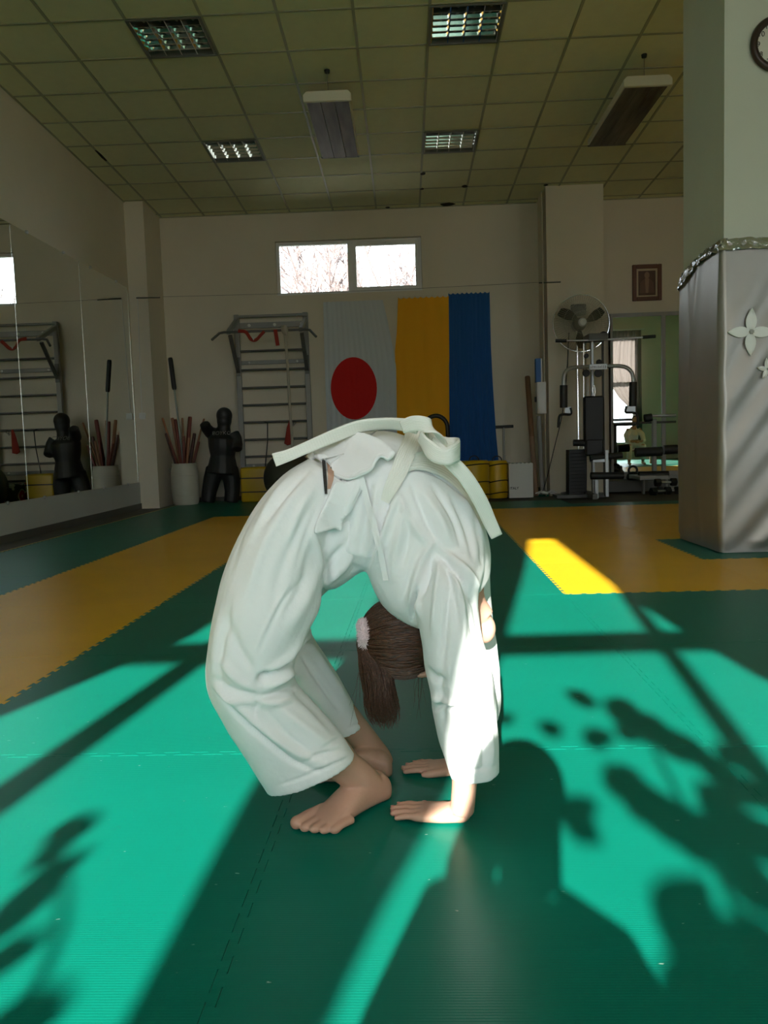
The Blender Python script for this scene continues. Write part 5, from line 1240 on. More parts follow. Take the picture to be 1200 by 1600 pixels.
# ------------------------------------------------ jacket
jb = MB()
loft_st(jb, TORSO, 44, 2.35)
NSL = [(668,800,742,792,1.665,.090),(654,852,755,840,1.625,.090),(646,905,757,885,1.585,.090),(651,950,748,925,1.565,.080),(656,985,749,968,1.56,.076),(660,1015,756,1003,1.56,.074),(664,1045,766,1036,1.56,.070),(674,1085,774,1085,1.562,.066),(677,1112,776,1122,1.565,.064),(688,1160,779,1165,1.568,.060),(704,1213,781,1203,1.572,.056)]
loft_st(jb, NSL, 44, 2.25, hollow=0.07)
FSL = [(690,850,764,870,1.755,.080),(700,915,766,920,1.78,.075),(705,970,771,985,1.80,.068),(712,1040,781,1045,1.825,.062),(722,1085,783,1092,1.838,.058),(735,1122,778,1123,1.845,.050)]
loft_st(jb, FSL, 30, 2.25, hollow=0.05)
def post_j(me):
    ripple(me, 0.0045, 7, 9.0); ripple(me, 0.002, 18, 2.0)
    strokes(me, [
        # armpit seam gathers
        ([(679,856),(667,900),(652,945)], 4, -.015), ([(690,866),(684,920),(676,990)], 5, .012), ([(700,880),(702,930),(694,1000),(690,1050)], 5, -.011), ([(681,860),(720,905),(744,950)], 4, -.013), ([(690,858),(730,893),(750,925)], 5, .012), ([(683,866),(708,920),(716,980)], 3.5, -.009),
        ([(712,900),(722,950),(724,1010)], 5, .010), ([(725,915),(736,960),(740,1000)], 4, -.009), ([(740,930),(745,965),(750,1000)], 3, -.007),
        ([(640,950),(646,920),(655,880),(675,850)], 6, .015), ([(644,970),(647,940),(651,912)], 3.5, -.020), ([(628,940),(640,900),(660,860)], 6, -.010), ([(655,968),(654,940),(658,920)], 4, .012),
        # overlap of the two jacket fronts below the belt
        ([(628,738),(660,734),(697,751),(731,783),(748,815)], 1.8, -.009), ([(600,800),(604,790),(612,770)], 2, -.006), ([(618,760),(600,806),(586,850),(573,890)], 3, -.014), ([(625,764),(607,810),(593,852),(580,895)], 5, .011), ([(604,770),(590,815),(575,860)], 6, -.006),
        # long pulls down the chest from the knot
        ([(622,770),(645,820),(675,856)], 6, .010), ([(645,760),(664,810),(682,848)], 5, -.010), ([(660,765),(690,815),(704,856)], 7, .009), ([(676,760),(708,810),(722,860)], 4, -.008),
        ([(720,770),(745,820),(755,870)], 6, .010), ([(705,775),(728,820),(740,875)], 5, -.009), ([(735,790),(750,850),(755,885)], 4, -.008), ([(640,790),(638,840),(628,890)], 6, -.007), ([(628,800),(620,850),(612,905)], 6, .008),
        # belly folds under the flap
        ([(560,745),(545,790),(520,850)], 7, .009), ([(575,760),(570,820),(560,880)], 7, -.010), ([(530,845),(550,862),(575,872)], 7, .005), ([(530,872),(548,886),(565,890)], 5, -.004), ([(588,750),(584,810),(576,870)], 5, .010), ([(548,800),(540,835),(538,865)], 4, -.007),
        # sleeve
        ([(662,1040),(680,1060),(700,1065)], 5, -.010), ([(672,1085),(690,1095),(720,1098)], 5, .012), ([(676,1108),(695,1102),(718,1108)], 4, -.014), ([(735,1010),(760,1060),(770,1120)], 5, .008), ([(700,1030),(705,1080),(710,1150)], 6, .008), ([(685,1050),(690,1090),(695,1140)], 4, -.007), ([(752,1120),(758,1160),(757,1200)], 4, -.009), ([(764,1130),(768,1165),(768,1200)], 4, .006),
        ([(703,1206),(745,1203),(780,1195)], 2.0, -.004), ([(756,1170),(754,1203)], 2, -.004)])
jacket = remesh(jb, 'judo_jacket', 0.0042, M_gi, person, 5, post_j)
bvh_c = BVHTree.FromPolygons([v.co for o in (trousers, jacket) for v in o.data.vertices],
    [tuple(i for i in p.vertices) for p in trousers.data.polygons]+[tuple(i+len(trousers.data.vertices) for i in p.vertices) for p in jacket.data.polygons])
def surf(px, py, off=0.004, Yd=1.60):
    d = ray(px, py).normalized(); loc, nn, _, _ = bvh_c.ray_cast(ORG, d)
    if loc is None:
        loc, nn, _, _ = bvh_c.find_nearest(at(px, py, 1.66)); p = at(px, py, loc.y); return p-d*off, -d
    if nn.dot(d) > 0: nn = -nn
    return loc-d*off, nn
# quilted belt material: rows of stitching along the band
def belt_mat():
    m = bpy.data.materials.new('belt_cotton'); m.use_nodes = True; nt = m.node_tree; b = nt.nodes['Principled BSDF']
    b.inputs['Base Color'].default_value = (0.86, 0.85, 0.79, 1); b.inputs['Roughness'].default_value = 0.85; b.inputs['Specular IOR Level'].default_value = 0.2
    uv = nt.nodes.new('ShaderNodeUVMap'); sp = nt.nodes.new('ShaderNodeSeparateXYZ'); nt.links.new(uv.outputs[0], sp.inputs[0])
    mu = nt.nodes.new('ShaderNodeMath'); mu.operation = 'MULTIPLY'; mu.inputs[1].default_value = 2*math.pi*9; nt.links.new(sp.outputs[1], mu.inputs[0])
    si = nt.nodes.new('ShaderNodeMath'); si.operation = 'COSINE'; nt.links.new(mu.outputs[0], si.inputs[0])
    mu2 = nt.nodes.new('ShaderNodeMath'); mu2.operation = 'MULTIPLY'; mu2.inputs[1].default_value = 2*math.pi*180; nt.links.new(sp.outputs[0], mu2.inputs[0])
    s2 = nt.nodes.new('ShaderNodeMath'); s2.operation = 'COSINE'; nt.links.new(mu2.outputs[0], s2.inputs[0])
    ad = nt.nodes.new('ShaderNodeMath'); ad.operation = 'MULTIPLY_ADD'; ad.inputs[1].default_value = 0.25; nt.links.new(s2.outputs[0], ad.inputs[0]); nt.links.new(si.outputs[0], ad.inputs[2])
    bp = nt.nodes.new('ShaderNodeBump'); bp.inputs['Strength'].default_value = 0.26; bp.inputs['Distance'].default_value = 0.0012
    nt.links.new(ad.outputs[0], bp.inputs['Height']); nt.links.new(bp.outputs[0], b.inputs['Normal']); return m
M_belt = belt_mat()
def band(P, W, w, th, name, m, parent, n=60):
    """strap with UVs: u metres along, v across"""
    ws = w if isinstance(w, (list, tuple)) else [w]*len(P)
    Q = smooth_poly([tuple(p)+tuple(q)+(s_,) for p, q, s_ in zip(P, W, ws)], n); nc = 9
    vs_, uv, fs_ = [], [], []; acc = 0
    for i, q in enumerate(Q):
        p = Vector(q[:3]); d = (Vector(Q[min(i+1, n-1)][:3])-Vector(Q[max(i-1, 0)][:3])).normalized(); wv = Vector(q[3:6]); wv = (wv-d*wv.dot(d)).normalized(); nv = d.cross(wv)
        if i: acc += (p-Vector(Q[i-1][:3])).length
        for sgn in (1, -1):
            for j in range(nc):
                v_ = j/(nc-1); e = th/2*(1 if 0 < j < nc-1 else 0.5); vs_.append(p+wv*(q[6]*(v_-0.5))*1.0+nv*(sgn*e)); uv.append((acc, v_))
    S = 2*nc
    for i in range(n-1):
        for j in range(nc-1):
            a = i*S+j; fs_.append((a, a+S, a+S+1, a+1)); b = a+nc; fs_.append((b, b+1, b+S+1, b+S))
        for j in (0, nc-1):
            a = i*S+j; fs_.append((a, a+nc, a+nc+S, a+S) if j == 0 else (a, a+S, a+S+nc, a+nc))
    for i in (0, n-1):
        for j in range(nc-1): a = i*S+j; fs_.append((a, a+1, a+1+nc, a+nc))
    me = bpy.data.meshes.new(name); me.from_pydata([tuple(v) for v in vs_], [], fs_); L = me.uv_layers.new()
    for lp in me.loops: L.data[lp.index].uv = uv[lp.vertex_index]
    bm = bmesh.new(); bm.from_mesh(me); bmesh.ops.recalc_face_normals(bm, faces=bm.faces)
    for f in bm.faces: f.smooth = True
    bm.to_mesh(me); bm.free(); return link(name, me, m, parent)
def conform(pts, name, m, parent, th=0.004, n=40, nc=9):
    Q = smooth_poly([(q[0], q[1])+tuple(q[3:]) for q in pts], n); top, uv_, acc = [], [], 0
    for i, (px, py, ex, ey, dy, wd, off) in enumerate(Q):
        el = math.hypot(ex, ey) or 1; row = []
        for j in range(nc):
            v_ = j/(nc-1)-.5; row.append(surf(px+ex/el*wd*v_, py+ey/el*wd*v_, off)[0]-ORG)
        top.append(row)
    # let the strap lie taut: smooth its distance from the cloth without ever sinking in
    D = np.array([[p.length for p in r_] for r_ in top]); T0 = D.copy()
    for _ in range(24):
        P_ = np.pad(D, 1, mode='edge'); A_ = (P_[:-2, 1:-1]+P_[2:, 1:-1]+P_[1:-1, :-2]+P_[1:-1, 2:])/4; D = np.minimum(A_, T0)
    top = [[ORG+p*(float(D[a][b])/p.length) for b, p in enumerate(r_)] for a, r_ in enumerate(top)]
    vs_, fs_, us = [], [], []
    for i, row in enumerate(top):
        if i: acc += (row[nc//2]-top[i-1][nc//2]).length
        d = [(p-ORG).normalized() for p in row]
        for sgn in (0, 1):
            for j, p in enumerate(row): vs_.append(tuple(p+d[j]*(th*sgn))); us.append((acc, j/(nc-1)))
    S = 2*nc
    for i in range(n-1):
        for j in range(nc-1):
            a = i*S+j; fs_.append((a, a+1, a+S+1, a+S)); b = a+nc; fs_.append((b, b+S, b+S+1, b+1))
        for j in (0, nc-1): a = i*S+j; fs_.append((a, a+S, a+nc+S, a+nc))
    for i in (0, n-1):
        for j in range(nc-1): a = i*S+j; fs_.append((a, a+1, a+1+nc, a+nc))
    me = bpy.data.meshes.new(name); me.from_pydata(vs_, [], fs_); L = me.uv_layers.new()
    for lp in me.loops: L.data[lp.index].uv = us[lp.vertex_index]
    bm = bmesh.new(); bm.from_mesh(me); bmesh.ops.recalc_face_normals(bm, faces=bm.faces)
    for f in bm.faces: f.smooth = True
    for e in bm.edges:
        if len(e.link_faces) == 2 and e.calc_face_angle(0) > 0.9: e.smooth = False
    bm.to_mesh(me); bm.free(); return link(name, me, m, parent)
def wpx(c, du, dv, Y, dy=0.0):     # a direction at c given as a picture offset plus depth
    return at(c[0]+du, c[1]+dv, Y+dy)-at(c[0], c[1], Y)
def band_px(pts, name, m, parent, th=0.005, n=50):
    """pts: (px, py, Y or None, ex, ey, edy, width px, off)  ex,ey = picture direction across the band"""
    P, W, ws = [], [], []
    if all(q[2] is None for q in pts): return conform(pts, name, m, parent, th, n)
    for px, py, Y, ex, ey, dy, wd, off in pts:
        if Y is None: p, nn = surf(px, py, off)
        else: p = at(px, py, Y)
        Yq = p.y; v_ = wpx((px, py), ex*wd, ey*wd, Yq, dy); P.append(p); W.append(v_); ws.append(v_.length)
    return band(P, W, ws, th, name, m, parent, n)
belt = band_px([(652,668,1.555,.3,1,.0,20,0),(632,664,1.57,.1,1,.02,19,0),(600,662,1.585,0,1,.02,17,0),(560,667,1.59,.05,1,.02,19,0),(520,682,1.585,.3,1,.01,19,0),(480,699,1.575,.4,1,.0,17,0),(452,711,1.565,.45,1,0,17,0),(428,719,1.56,.5,1,0,19,0)], 'belt', M_belt, person)
def sub(o, parent): return o
b3 = band_px([(653,668,None,1,.4,0,28,.020),(645,686,None,1,.4,0,29,.020),(636,706,None,1,.42,0,28,.018),(624,735,None,1,.45,0,26,.014),(611,762,None,1,.5,0,22,.008),(601,784,None,1,.5,0,14,.000)], 'belt_wrap', M_belt, belt)
fold = band_px([(628,668,1.50,.45,1,.0,18,0),(644,662,1.488,.55,1,0,21,0),(660,662,1.480,.6,.9,0,22,0),(674,669,1.482,.75,.8,0,22,0),(686,681,1.495,.8,.6,0,20,0),(693,692,1.515,.8,.5,0,16,0)], 'belt_fold', M_belt, belt, n=40)
loop = band_px([(656,682,1.492,.25,1,.0,22,0),(668,698,1.476,.15,1,0,25,0),(682,710,1.468,.08,1,0,26,0),(697,713,1.466,.0,1,0,27,0),(709,709,1.474,-.03,1,0,31,0),(717,703,1.498,0,1,0,34,0),(712,699,1.528,.0,1,0,31,0),(697,697,1.540,.05,1,0,28,0),(680,690,1.532,.15,1,0,24,0),(664,678,1.51,.3,1,0,20,0)], 'belt_loop', M_belt, belt, n=90)
end2 = band_px([(672,690,1.515,-.5,.8,0,22,0),(700,717,1.50,-.6,.75,0,24,0),(727,745,1.505,-.7,.6,0,25,0),(750,782,1.525,-.85,.45,0,24,0),(765,815,1.545,-.9,.35,0,22,0),(776,838,1.555,-.9,.3,0,20,0)], 'belt_end', M_belt, belt)
# quilted lapel edge on the jacket
lap = band_px([(606,748,None,-.4,1,0,14,.004),(630,728,None,-.2,1,0,24,.009),(662,720,None,-.25,1,0,30,.010),(700,734,None,-.45,.9,0,30,.010),(731,763,None,-.6,.8,0,26,.010),(749,795,None,-.75,.65,0,19,.008),(758,825,None,-.85,.5,0,10,.004)], 'lapel', M_belt, jacket, th=.007, n=60)
def patch(poly, off, name, m, parent, th=0.004, cuts=5, curl=None):
    bm = bmesh.new(); pp = smooth_poly(poly+[poly[0]], len(poly)*3+1)[:-1]
    f = bm.faces.new([bm.verts.new((p[0], p[1], 0)) for p in pp]); bmesh.ops.triangulate(bm, faces=[f])
    for _ in range(cuts):
        es = [e for e in bm.edges if e.calc_length() > 7]
        if not es: break
        bmesh.ops.subdivide_edges(bm, edges=es, cuts=1); bmesh.ops.triangulate(bm, faces=[f for f in bm.faces if len(f.verts) > 3])
        inner = [v for v in bm.verts if not v.is_boundary]; bmesh.ops.smooth_vert(bm, verts=inner, factor=0.5, use_axis_x=True, use_axis_y=True)
    bm.verts.ensure_lookup_table(); bm.verts.index_update(); ds, dirs = [], []
    for v in bm.verts:
        x, y = v.co.x, v.co.y; o_ = off(x, y) if callable(off) else off
        q = surf(x, y, o_)[0]-ORG; ds.append(q.length); dirs.append(q.normalized())
    D = np.array(ds); T0 = D.copy(); nb = [[e.other_vert(v).index for e in v.link_edges] for v in bm.verts]
    for _ in range(40): D = np.minimum(np.array([D[n_].mean() for n_ in nb]), T0)
    for v in bm.verts: v.co = ORG+dirs[v.index]*float(D[v.index])
    bmesh.ops.recalc_face_normals(bm, faces=bm.faces)
    bmesh.ops.solidify(bm, geom=bm.faces, thickness=th)
    bmesh.ops.recalc_face_normals(bm, faces=bm.faces)
    for f in bm.faces: f.smooth = True
    me = bpy.data.meshes.new(name); bm.to_mesh(me); bm.free(); return link(name, me, m, parent)
# jacket skirt turned back over the hip, with its hem roll, and the tie flap below it
patch([(482,708),(500,692),(530,675),(566,676),(600,690),(618,708),(606,718),(594,712),(586,720),(580,732),(562,738),(545,747),(530,746),(521,738),(516,722),(505,710)], lambda x, y: .014+.020*max(0, min(1, (x-540)/55))*max(0, min(1, (y-690)/35)), 'skirt_flap', M_gi, jacket, th=.006)
q = [surf(523, 741, .017)[0], surf(545, 748, .022)[0], surf(564, 740, .028)[0], surf(579, 733, .032)[0], surf(586, 720, .036)[0], surf(595, 712, .036)[0], surf(605, 717, .030)[0]]
hm = MB(); hm.tube([Vector(tuple(p)) for p in smooth_poly([tuple(p) for p in q], 24)], [.003]*6+[.0042]*12+[.003]*6, 8); hm.build('hem_roll', M_gi, jacket, smooth=True)
patch([(526,752),(545,752),(562,745),(572,752),(560,775),(548,800),(536,812),(534,830),(524,826),(512,829),(493,833),(496,815),(508,790),(518,765)], .007, 'lower_flap', M_gi, jacket, th=.004)
patch([(478,712),(490,703),(505,700),(507,708),(498,714),(486,718)], .012, 'hip_tuck', M_gi, jacket, th=.005)
# the open slit: dark overlocked edge and the skin behind it
sk = band_px([(512,716,None,1,.0,0,7,.004),(516,730,None,1,0,0,9,.004),(517,746,None,1,0,0,9,.004),(514,764,None,1,0,0,5,.003)], 'bare_hip', M_skin, trousers, th=.003, n=20)
band_px([(505,712,None,1,.0,0,5,.006),(506.5,730,None,1,0,0,5.5,.006),(508,750,None,1,0,0,5.5,.006),(509.5,772,None,1,0,0,4,.005)], 'overlock_edge', mat('overlock_thread', srgb(58, 54, 52), 0.8, bump=0.6, bscale=500), trousers, th=.003, n=16)
def tie(pts, name='drawstring', par=None): return band_px(pts, name, M_gi, par or trousers, th=.003, n=36)
tie([(561,735,None,1,-.2,0,9,.018),(567,757,None,1,-.25,0,9,.012),(574,785,None,1,-.3,0,9.5,.007),(582,812,None,1,-.3,0,10,.006),(590,845,None,1,-.25,0,9.5,.006),(598,880,None,1,-.2,0,9,.006),(603,907,None,1,-.1,0,8.5,.006)])
tie([(560,745,None,1,.5,0,9,.014),(556,765,None,1,.5,0,9,.012),(546,785,None,1,.55,0,9,.011),(536,806,None,1,.4,0,8,.010)])
tie([(538,745,None,1,.1,0,7,.012),(536,765,None,1,.1,0,7,.010),(533,785,None,1,.2,0,6,.008)])

# ------------------------------------------------ hair
def hair_mat():
    m = bpy.data.materials.new('brown_hair'); m.use_nodes = True; nt = m.node_tree; b = nt.nodes['Principled BSDF']
    b.inputs['Roughness'].default_value = 0.42; b.inputs['Specular IOR Level'].default_value = 0.45
    tc = nt.nodes.new('ShaderNodeTexCoord'); mp = nt.nodes.new('ShaderNodeMapping'); mp.inputs['Scale'].default_value = (12, 60, 60); nt.links.new(tc.outputs['Generated'], mp.inputs[0])
    n = nt.nodes.new('ShaderNodeTexNoise'); n.inputs['Scale'].default_value = 1.0; n.inputs['Detail'].default_value = 4; nt.links.new(mp.outputs[0], n.inputs['Vector'])
    r = nt.nodes.new('ShaderNodeValToRGB'); r.color_ramp.elements[0].position = 0.3; r.color_ramp.elements[0].color = (0.016, 0.0065, 0.0028, 1); r.color_ramp.elements[1].position = 0.72; r.color_ramp.elements[1].color = (0.115, 0.044, 0.018, 1)
    nt.links.new(n.outputs['Fac'], r.inputs[0]); nt.links.new(r.outputs[0], b.inputs['Base Color'])
    bp = nt.nodes.new('ShaderNodeBump'); bp.inputs['Strength'].default_value = 0.5; bp.inputs['Distance'].default_value = 0.004; nt.links.new(n.outputs['Fac'], bp.inputs['Height']); nt.links.new(bp.outputs[0], b.inputs['Normal']); return m
M_hair = hair_mat()
scr = at(571, 990, 1.645)
rows = []; nu, nv = 72, 34
# hair cap drawn back toward the tie, with combed ridges and a parting
for i in range(nv):
    t = i/(nv-1); row = []
    for k in range(nu+1):
        a = 2*math.pi*k/nu; pol = 0.04+(2.5-0.36*max(0, -math.sin(a)))*t
        base = Vector((-math.cos(pol), math.sin(pol)*math.cos(a), math.sin(pol)*math.sin(a)))
        rx2, ry2, rz2 = .094, .079, .084
        rid = 1+0.018*math.sin(a*31+2*math.sin(pol*3))*min(1, t*3)+0.016*noise.noise((a*3, t*4, 5))
        if t > 0.9: rid *= 1-0.10*(t-0.9)/0.1
        row.append(hc+Xh*(base.x*rx2*rid)+Vector((0, 1, 0))*(base.y*ry2*rid)+Zh*(base.z*rz2*rid))
    rows.append(row)
m_ = MB(); m_.grid(rows); tipc = [rows[0][0].copy()]
hair = m_.build('hair', M_hair, person, smooth=True)
# locks lying over the cap (combed strips that give the streaked look)
lk = MB(); rr = random.Random(5)
for k in range(320):
    a = rr.uniform(0, 2*math.pi); p0_ = rr.uniform(1.5, 2.05); a1 = a+rr.uniform(-.25, .25); pts = []; rad = []
    for s_ in range(9):
        u_ = s_/8; pol = p0_*(1-u_)+0.08*u_; aa = a+(a1-a)*u_; lift = 1.03+0.02*math.sin(math.pi*u_)+0.01*rr.random()
        pts.append(hc+Xh*(-math.cos(pol)*.093*lift)+Vector((0, 1, 0))*(math.sin(pol)*math.cos(aa)*.078*lift)+Zh*(math.sin(pol)*math.sin(aa)*.083*lift)); rad.append(.0010*(0.5+math.sin(math.pi*min(1, u_+0.15))))
    lk.tube(pts, rad, 5, cap=False)
tag(lk.build('combed_locks', M_hair, hair, smooth=True), kind='stuff')
# ponytail: a dense bundle of fine strands hanging down from the tie
def strand_bundle(n, seed, base, path, spread, r0, name):
    rg = random.Random(seed); mb_ = MB()
    for k in range(n):
        a = rg.uniform(0, 6.283); q = math.sqrt(rg.random()); o1, o2 = q*math.cos(a), q*math.sin(a); ln = rg.uniform(0.62, 1.06); ph = rg.uniform(0, 6)
        pts, rad = [], []
        N = 10
        for s_ in range(N):
            u_ = s_/(N-1)*ln; f = u_*(len(path)-1); i = min(int(f), len(path)-2); g_ = f-i
            c = path[i]*(1-g_)+path[i+1]*g_ if u_ <= 1 else path[-1]+(path[-1]-path[-2])*(f-len(path)+1)
            sp_ = np.interp(u_, [0, .12, .45, .8, 1.05], spread)
            pts.append(c+RIGHT*(o1*sp_+(.004*u_)*math.sin(6*u_+ph)+.003*u_*math.sin(13*u_+2*o1+ph*.3))+Vector((0, 1, 0))*(o2*sp_*0.8)); rad.append(r0*(1-0.75*u_))
        mb_.tube(pts, rad, 5, cap=False)
    return mb_.build(name, M_hair, hair, smooth=True)
pth = [at(572,990,1.645), at(569,1002,1.64), at(580,1022,1.635), at(588,1050,1.635), at(593,1080,1.635), at(597,1108,1.635), at(600,1130,1.635)]
pth = [Vector(tuple(p)) for p in smooth_poly([tuple(p) for p in pth], 24)]
tag(strand_bundle(1000, 3, None, pth, [.012, .014, .033, .037, .024], .0010, 'ponytail'), kind='stuff')
lw = MB(); rg = random.Random(9)
for k in range(16):
    x0 = rg.choice([650, 655, 660, 585, 560, 610]); x1 = x0+rg.uniform(-14, 8); y0_ = rg.uniform(1035, 1056); ln = rg.uniform(40, 95)
    lw.tube([at(x0, y0_, 1.66), at((x0+x1)/2+rg.uniform(-3, 3), y0_+ln*.5, 1.66), at(x1, y0_+ln, 1.66)], [.0003, .00025, .00015], 4, cap=False)
tag(lw.build('loose_hairs', M_hair, hair), kind='stuff')
# fluffy scrunchie
M_fluff = mat('pale_pink_fluff', (0.80, 0.64, 0.66), 0.9, sheen=0.6)
sc_ = MB(); cS = at(569, 991, 1.64); ax1 = Vector((0, 1, 0)); ax2 = (Zh*0.98).normalized(); axn = Xh
for i in range(28):
    a = 2*math.pi*i/28
sec = []
for i in range(29):
    a = 2*math.pi*i/28; c = cS+ax1*(.020*math.cos(a))+ax2*(.021*math.sin(a)); ring = []
    rad_ = ax1*math.cos(a)+ax2*math.sin(a)
    for k in range(8):
        b = 2*math.pi*k/8; ring.append(c+rad_*(.0085*math.cos(b))+axn*(.0085*math.sin(b)))
    sec.append(ring)
sc_.loft(sec, cap=False)
scrunchie = sc_.build('scrunchie', M_fluff, hair, smooth=True)
fu = MB(); rg = random.Random(2)
for k in range(2400):
    a = rg.uniform(0, 6.283); b = rg.uniform(0, 6.283); rad_ = ax1*math.cos(a)+ax2*math.sin(a); n_ = (rad_*math.cos(b)+axn*math.sin(b)+Vector((rg.uniform(-.4,.4), rg.uniform(-.4,.4), rg.uniform(-.4,.4)))).normalized()
    p0_ = cS+rad_*.0205+n_*.007; l_ = rg.uniform(.004, .0095); fu.tube([p0_, p0_+n_*l_*.6, p0_+n_*l_], [.00055, .0005, .0002], 4, cap=False)
fu.build('fluff', M_fluff, scrunchie, smooth=True)['kind'] = 'stuff'
# ================================================================== behind the camera: the photographer and the plants that cast the shadows
ph = thing('person', (-0.04, -0.45, 0), 'person in a dark hoodie kneeling by the front windows taking the photo', 'person')
pb_ = MB()
def T(pts, r_): pb_.tube([Vector(p) for p in pts], r_, 16)
T([(-.045,-.47,.12),(-.045,-.46,.30),(-.045,-.44,.48),(-.045,-.42,.60),(-.04,-.41,.68)], [.13,.135,.13,.12,.07])
T([(-.04,-.41,.66),(-.038,-.40,.76),(-.038,-.39,.82)], [.048,.045,.045])
pb_.sphere((-.038,-.385,.895), (.072,.088,.115), 20, 14); pb_.sphere((-.038,-.30,.88), (.010,.014,.016), 10, 8); pb_.sphere((-.038,-.34,.825), (.035,.035,.03), 12, 8)
for s in (-1, 1):
    cx_ = -.045
    T([(cx_+s*.06,-.43,.68-s*.012),(cx_+s*.125,-.43,.665-s*.02),(cx_+s*.165,-.40,.57-s*.015),(cx_+s*.17,-.34,.46),(cx_+s*.14,-.27,.40),(cx_+s*.10,-.22,.36)], [.06,.058,.045,.038,.032,.026])
    T([(cx_+s*.07,-.48,.14),(cx_+s*.10,-.36,.17),(cx_+s*.12,-.18,.14),(cx_+s*.125,-.10,.085)], [.09,.085,.068,.06])
    T([(cx_+s*.125,-.10,.07),(cx_+s*.12,-.30,.06),(cx_+s*.10,-.52,.05),(cx_+s*.09,-.62,.04)], [.055,.055,.042,.036])
    T([(cx_+s*.09,-.62,.04),(cx_+s*.09,-.72,.035),(cx_+s*.09,-.80,.03)], [.036,.034,.028])
    pb_.sphere((cx_+s*.085,-.19,.335), (.034,.042,.022), 12, 8)
    for k in range(4): T([(cx_+s*.085+(k-1.5)*.017,-.165,.33),(cx_+s*.085+(k-1.5)*.018,-.125,.318),(cx_+s*.085+(k-1.5)*.018,-.10+.006*abs(k-1.5),.295)], [.0085,.008,.006])
    T([(cx_+s*.055,-.20,.335),(cx_+s*.035,-.165,.325),(cx_+s*.03,-.145,.315)], [.010,.009,.006])
remesh(pb_, 'body', 0.007, M_skin, ph, 3)
hd_ = MB()
def T2(mb_, pts, r_): mb_.tube([Vector(p) for p in pts], r_, 18)
T2(hd_, [(-.045,-.47,.20),(-.045,-.46,.32),(-.045,-.44,.48),(-.045,-.42,.60),(-.04,-.41,.69)], [.145,.15,.146,.135,.075])
for s in (-1, 1): T2(hd_, [(-.045+s*.04,-.42,.70-s*.015),(-.045+s*.12,-.43,.672-s*.03),(-.045+s*.165,-.40,.57-s*.015),(-.045+s*.17,-.34,.46),(-.045+s*.145,-.28,.405)], [.065,.066,.055,.05,.042])
remesh(hd_, 'hoodie', 0.008, mat('dark_fleece', srgb(52, 54, 62), 0.9, bump=0.1), ph, 4)
tr_ = MB()
for s in (-1, 1):
    T2(tr_, [(-.045+s*.06,-.48,.17),(-.045+s*.10,-.36,.18),(-.045+s*.12,-.18,.145),(-.045+s*.125,-.09,.09)], [.105,.097,.08,.07])
    T2(tr_, [(-.045+s*.125,-.09,.078),(-.045+s*.12,-.30,.075),(-.045+s*.10,-.54,.06)], [.066,.066,.054])
remesh(tr_, 'trousers', 0.008, mat('dark_denim', srgb(40, 46, 62), 0.9), ph, 3)
hb_ = MB(); hb_.sphere((-.038,-.400,.915), (.098,.094,.108), 22, 14); hb_.sphere((-.04,-.42,.975), (.07,.06,.05), 16, 10); hb_.sphere((-.038,-.46,.85), (.07,.05,.08), 16, 10); T2(hb_, [(-.085,-.42,.90),(-.115,-.41,.82),(-.135,-.40,.76),(-.14,-.40,.70)], [.05,.05,.045,.03]); T2(hb_, [(-.02,-.42,.90),(-.015,-.42,.82),(-.01,-.42,.74)], [.06,.05,.035])
remesh(hb_, 'hair', 0.008, M_hair, ph, 2)
for s in (-1, 1):
    q = MB(); q.sphere((-.038+s*.028,-.309,.905), .010, 10, 8); q.build('eye', M_eye, ph, smooth=True)

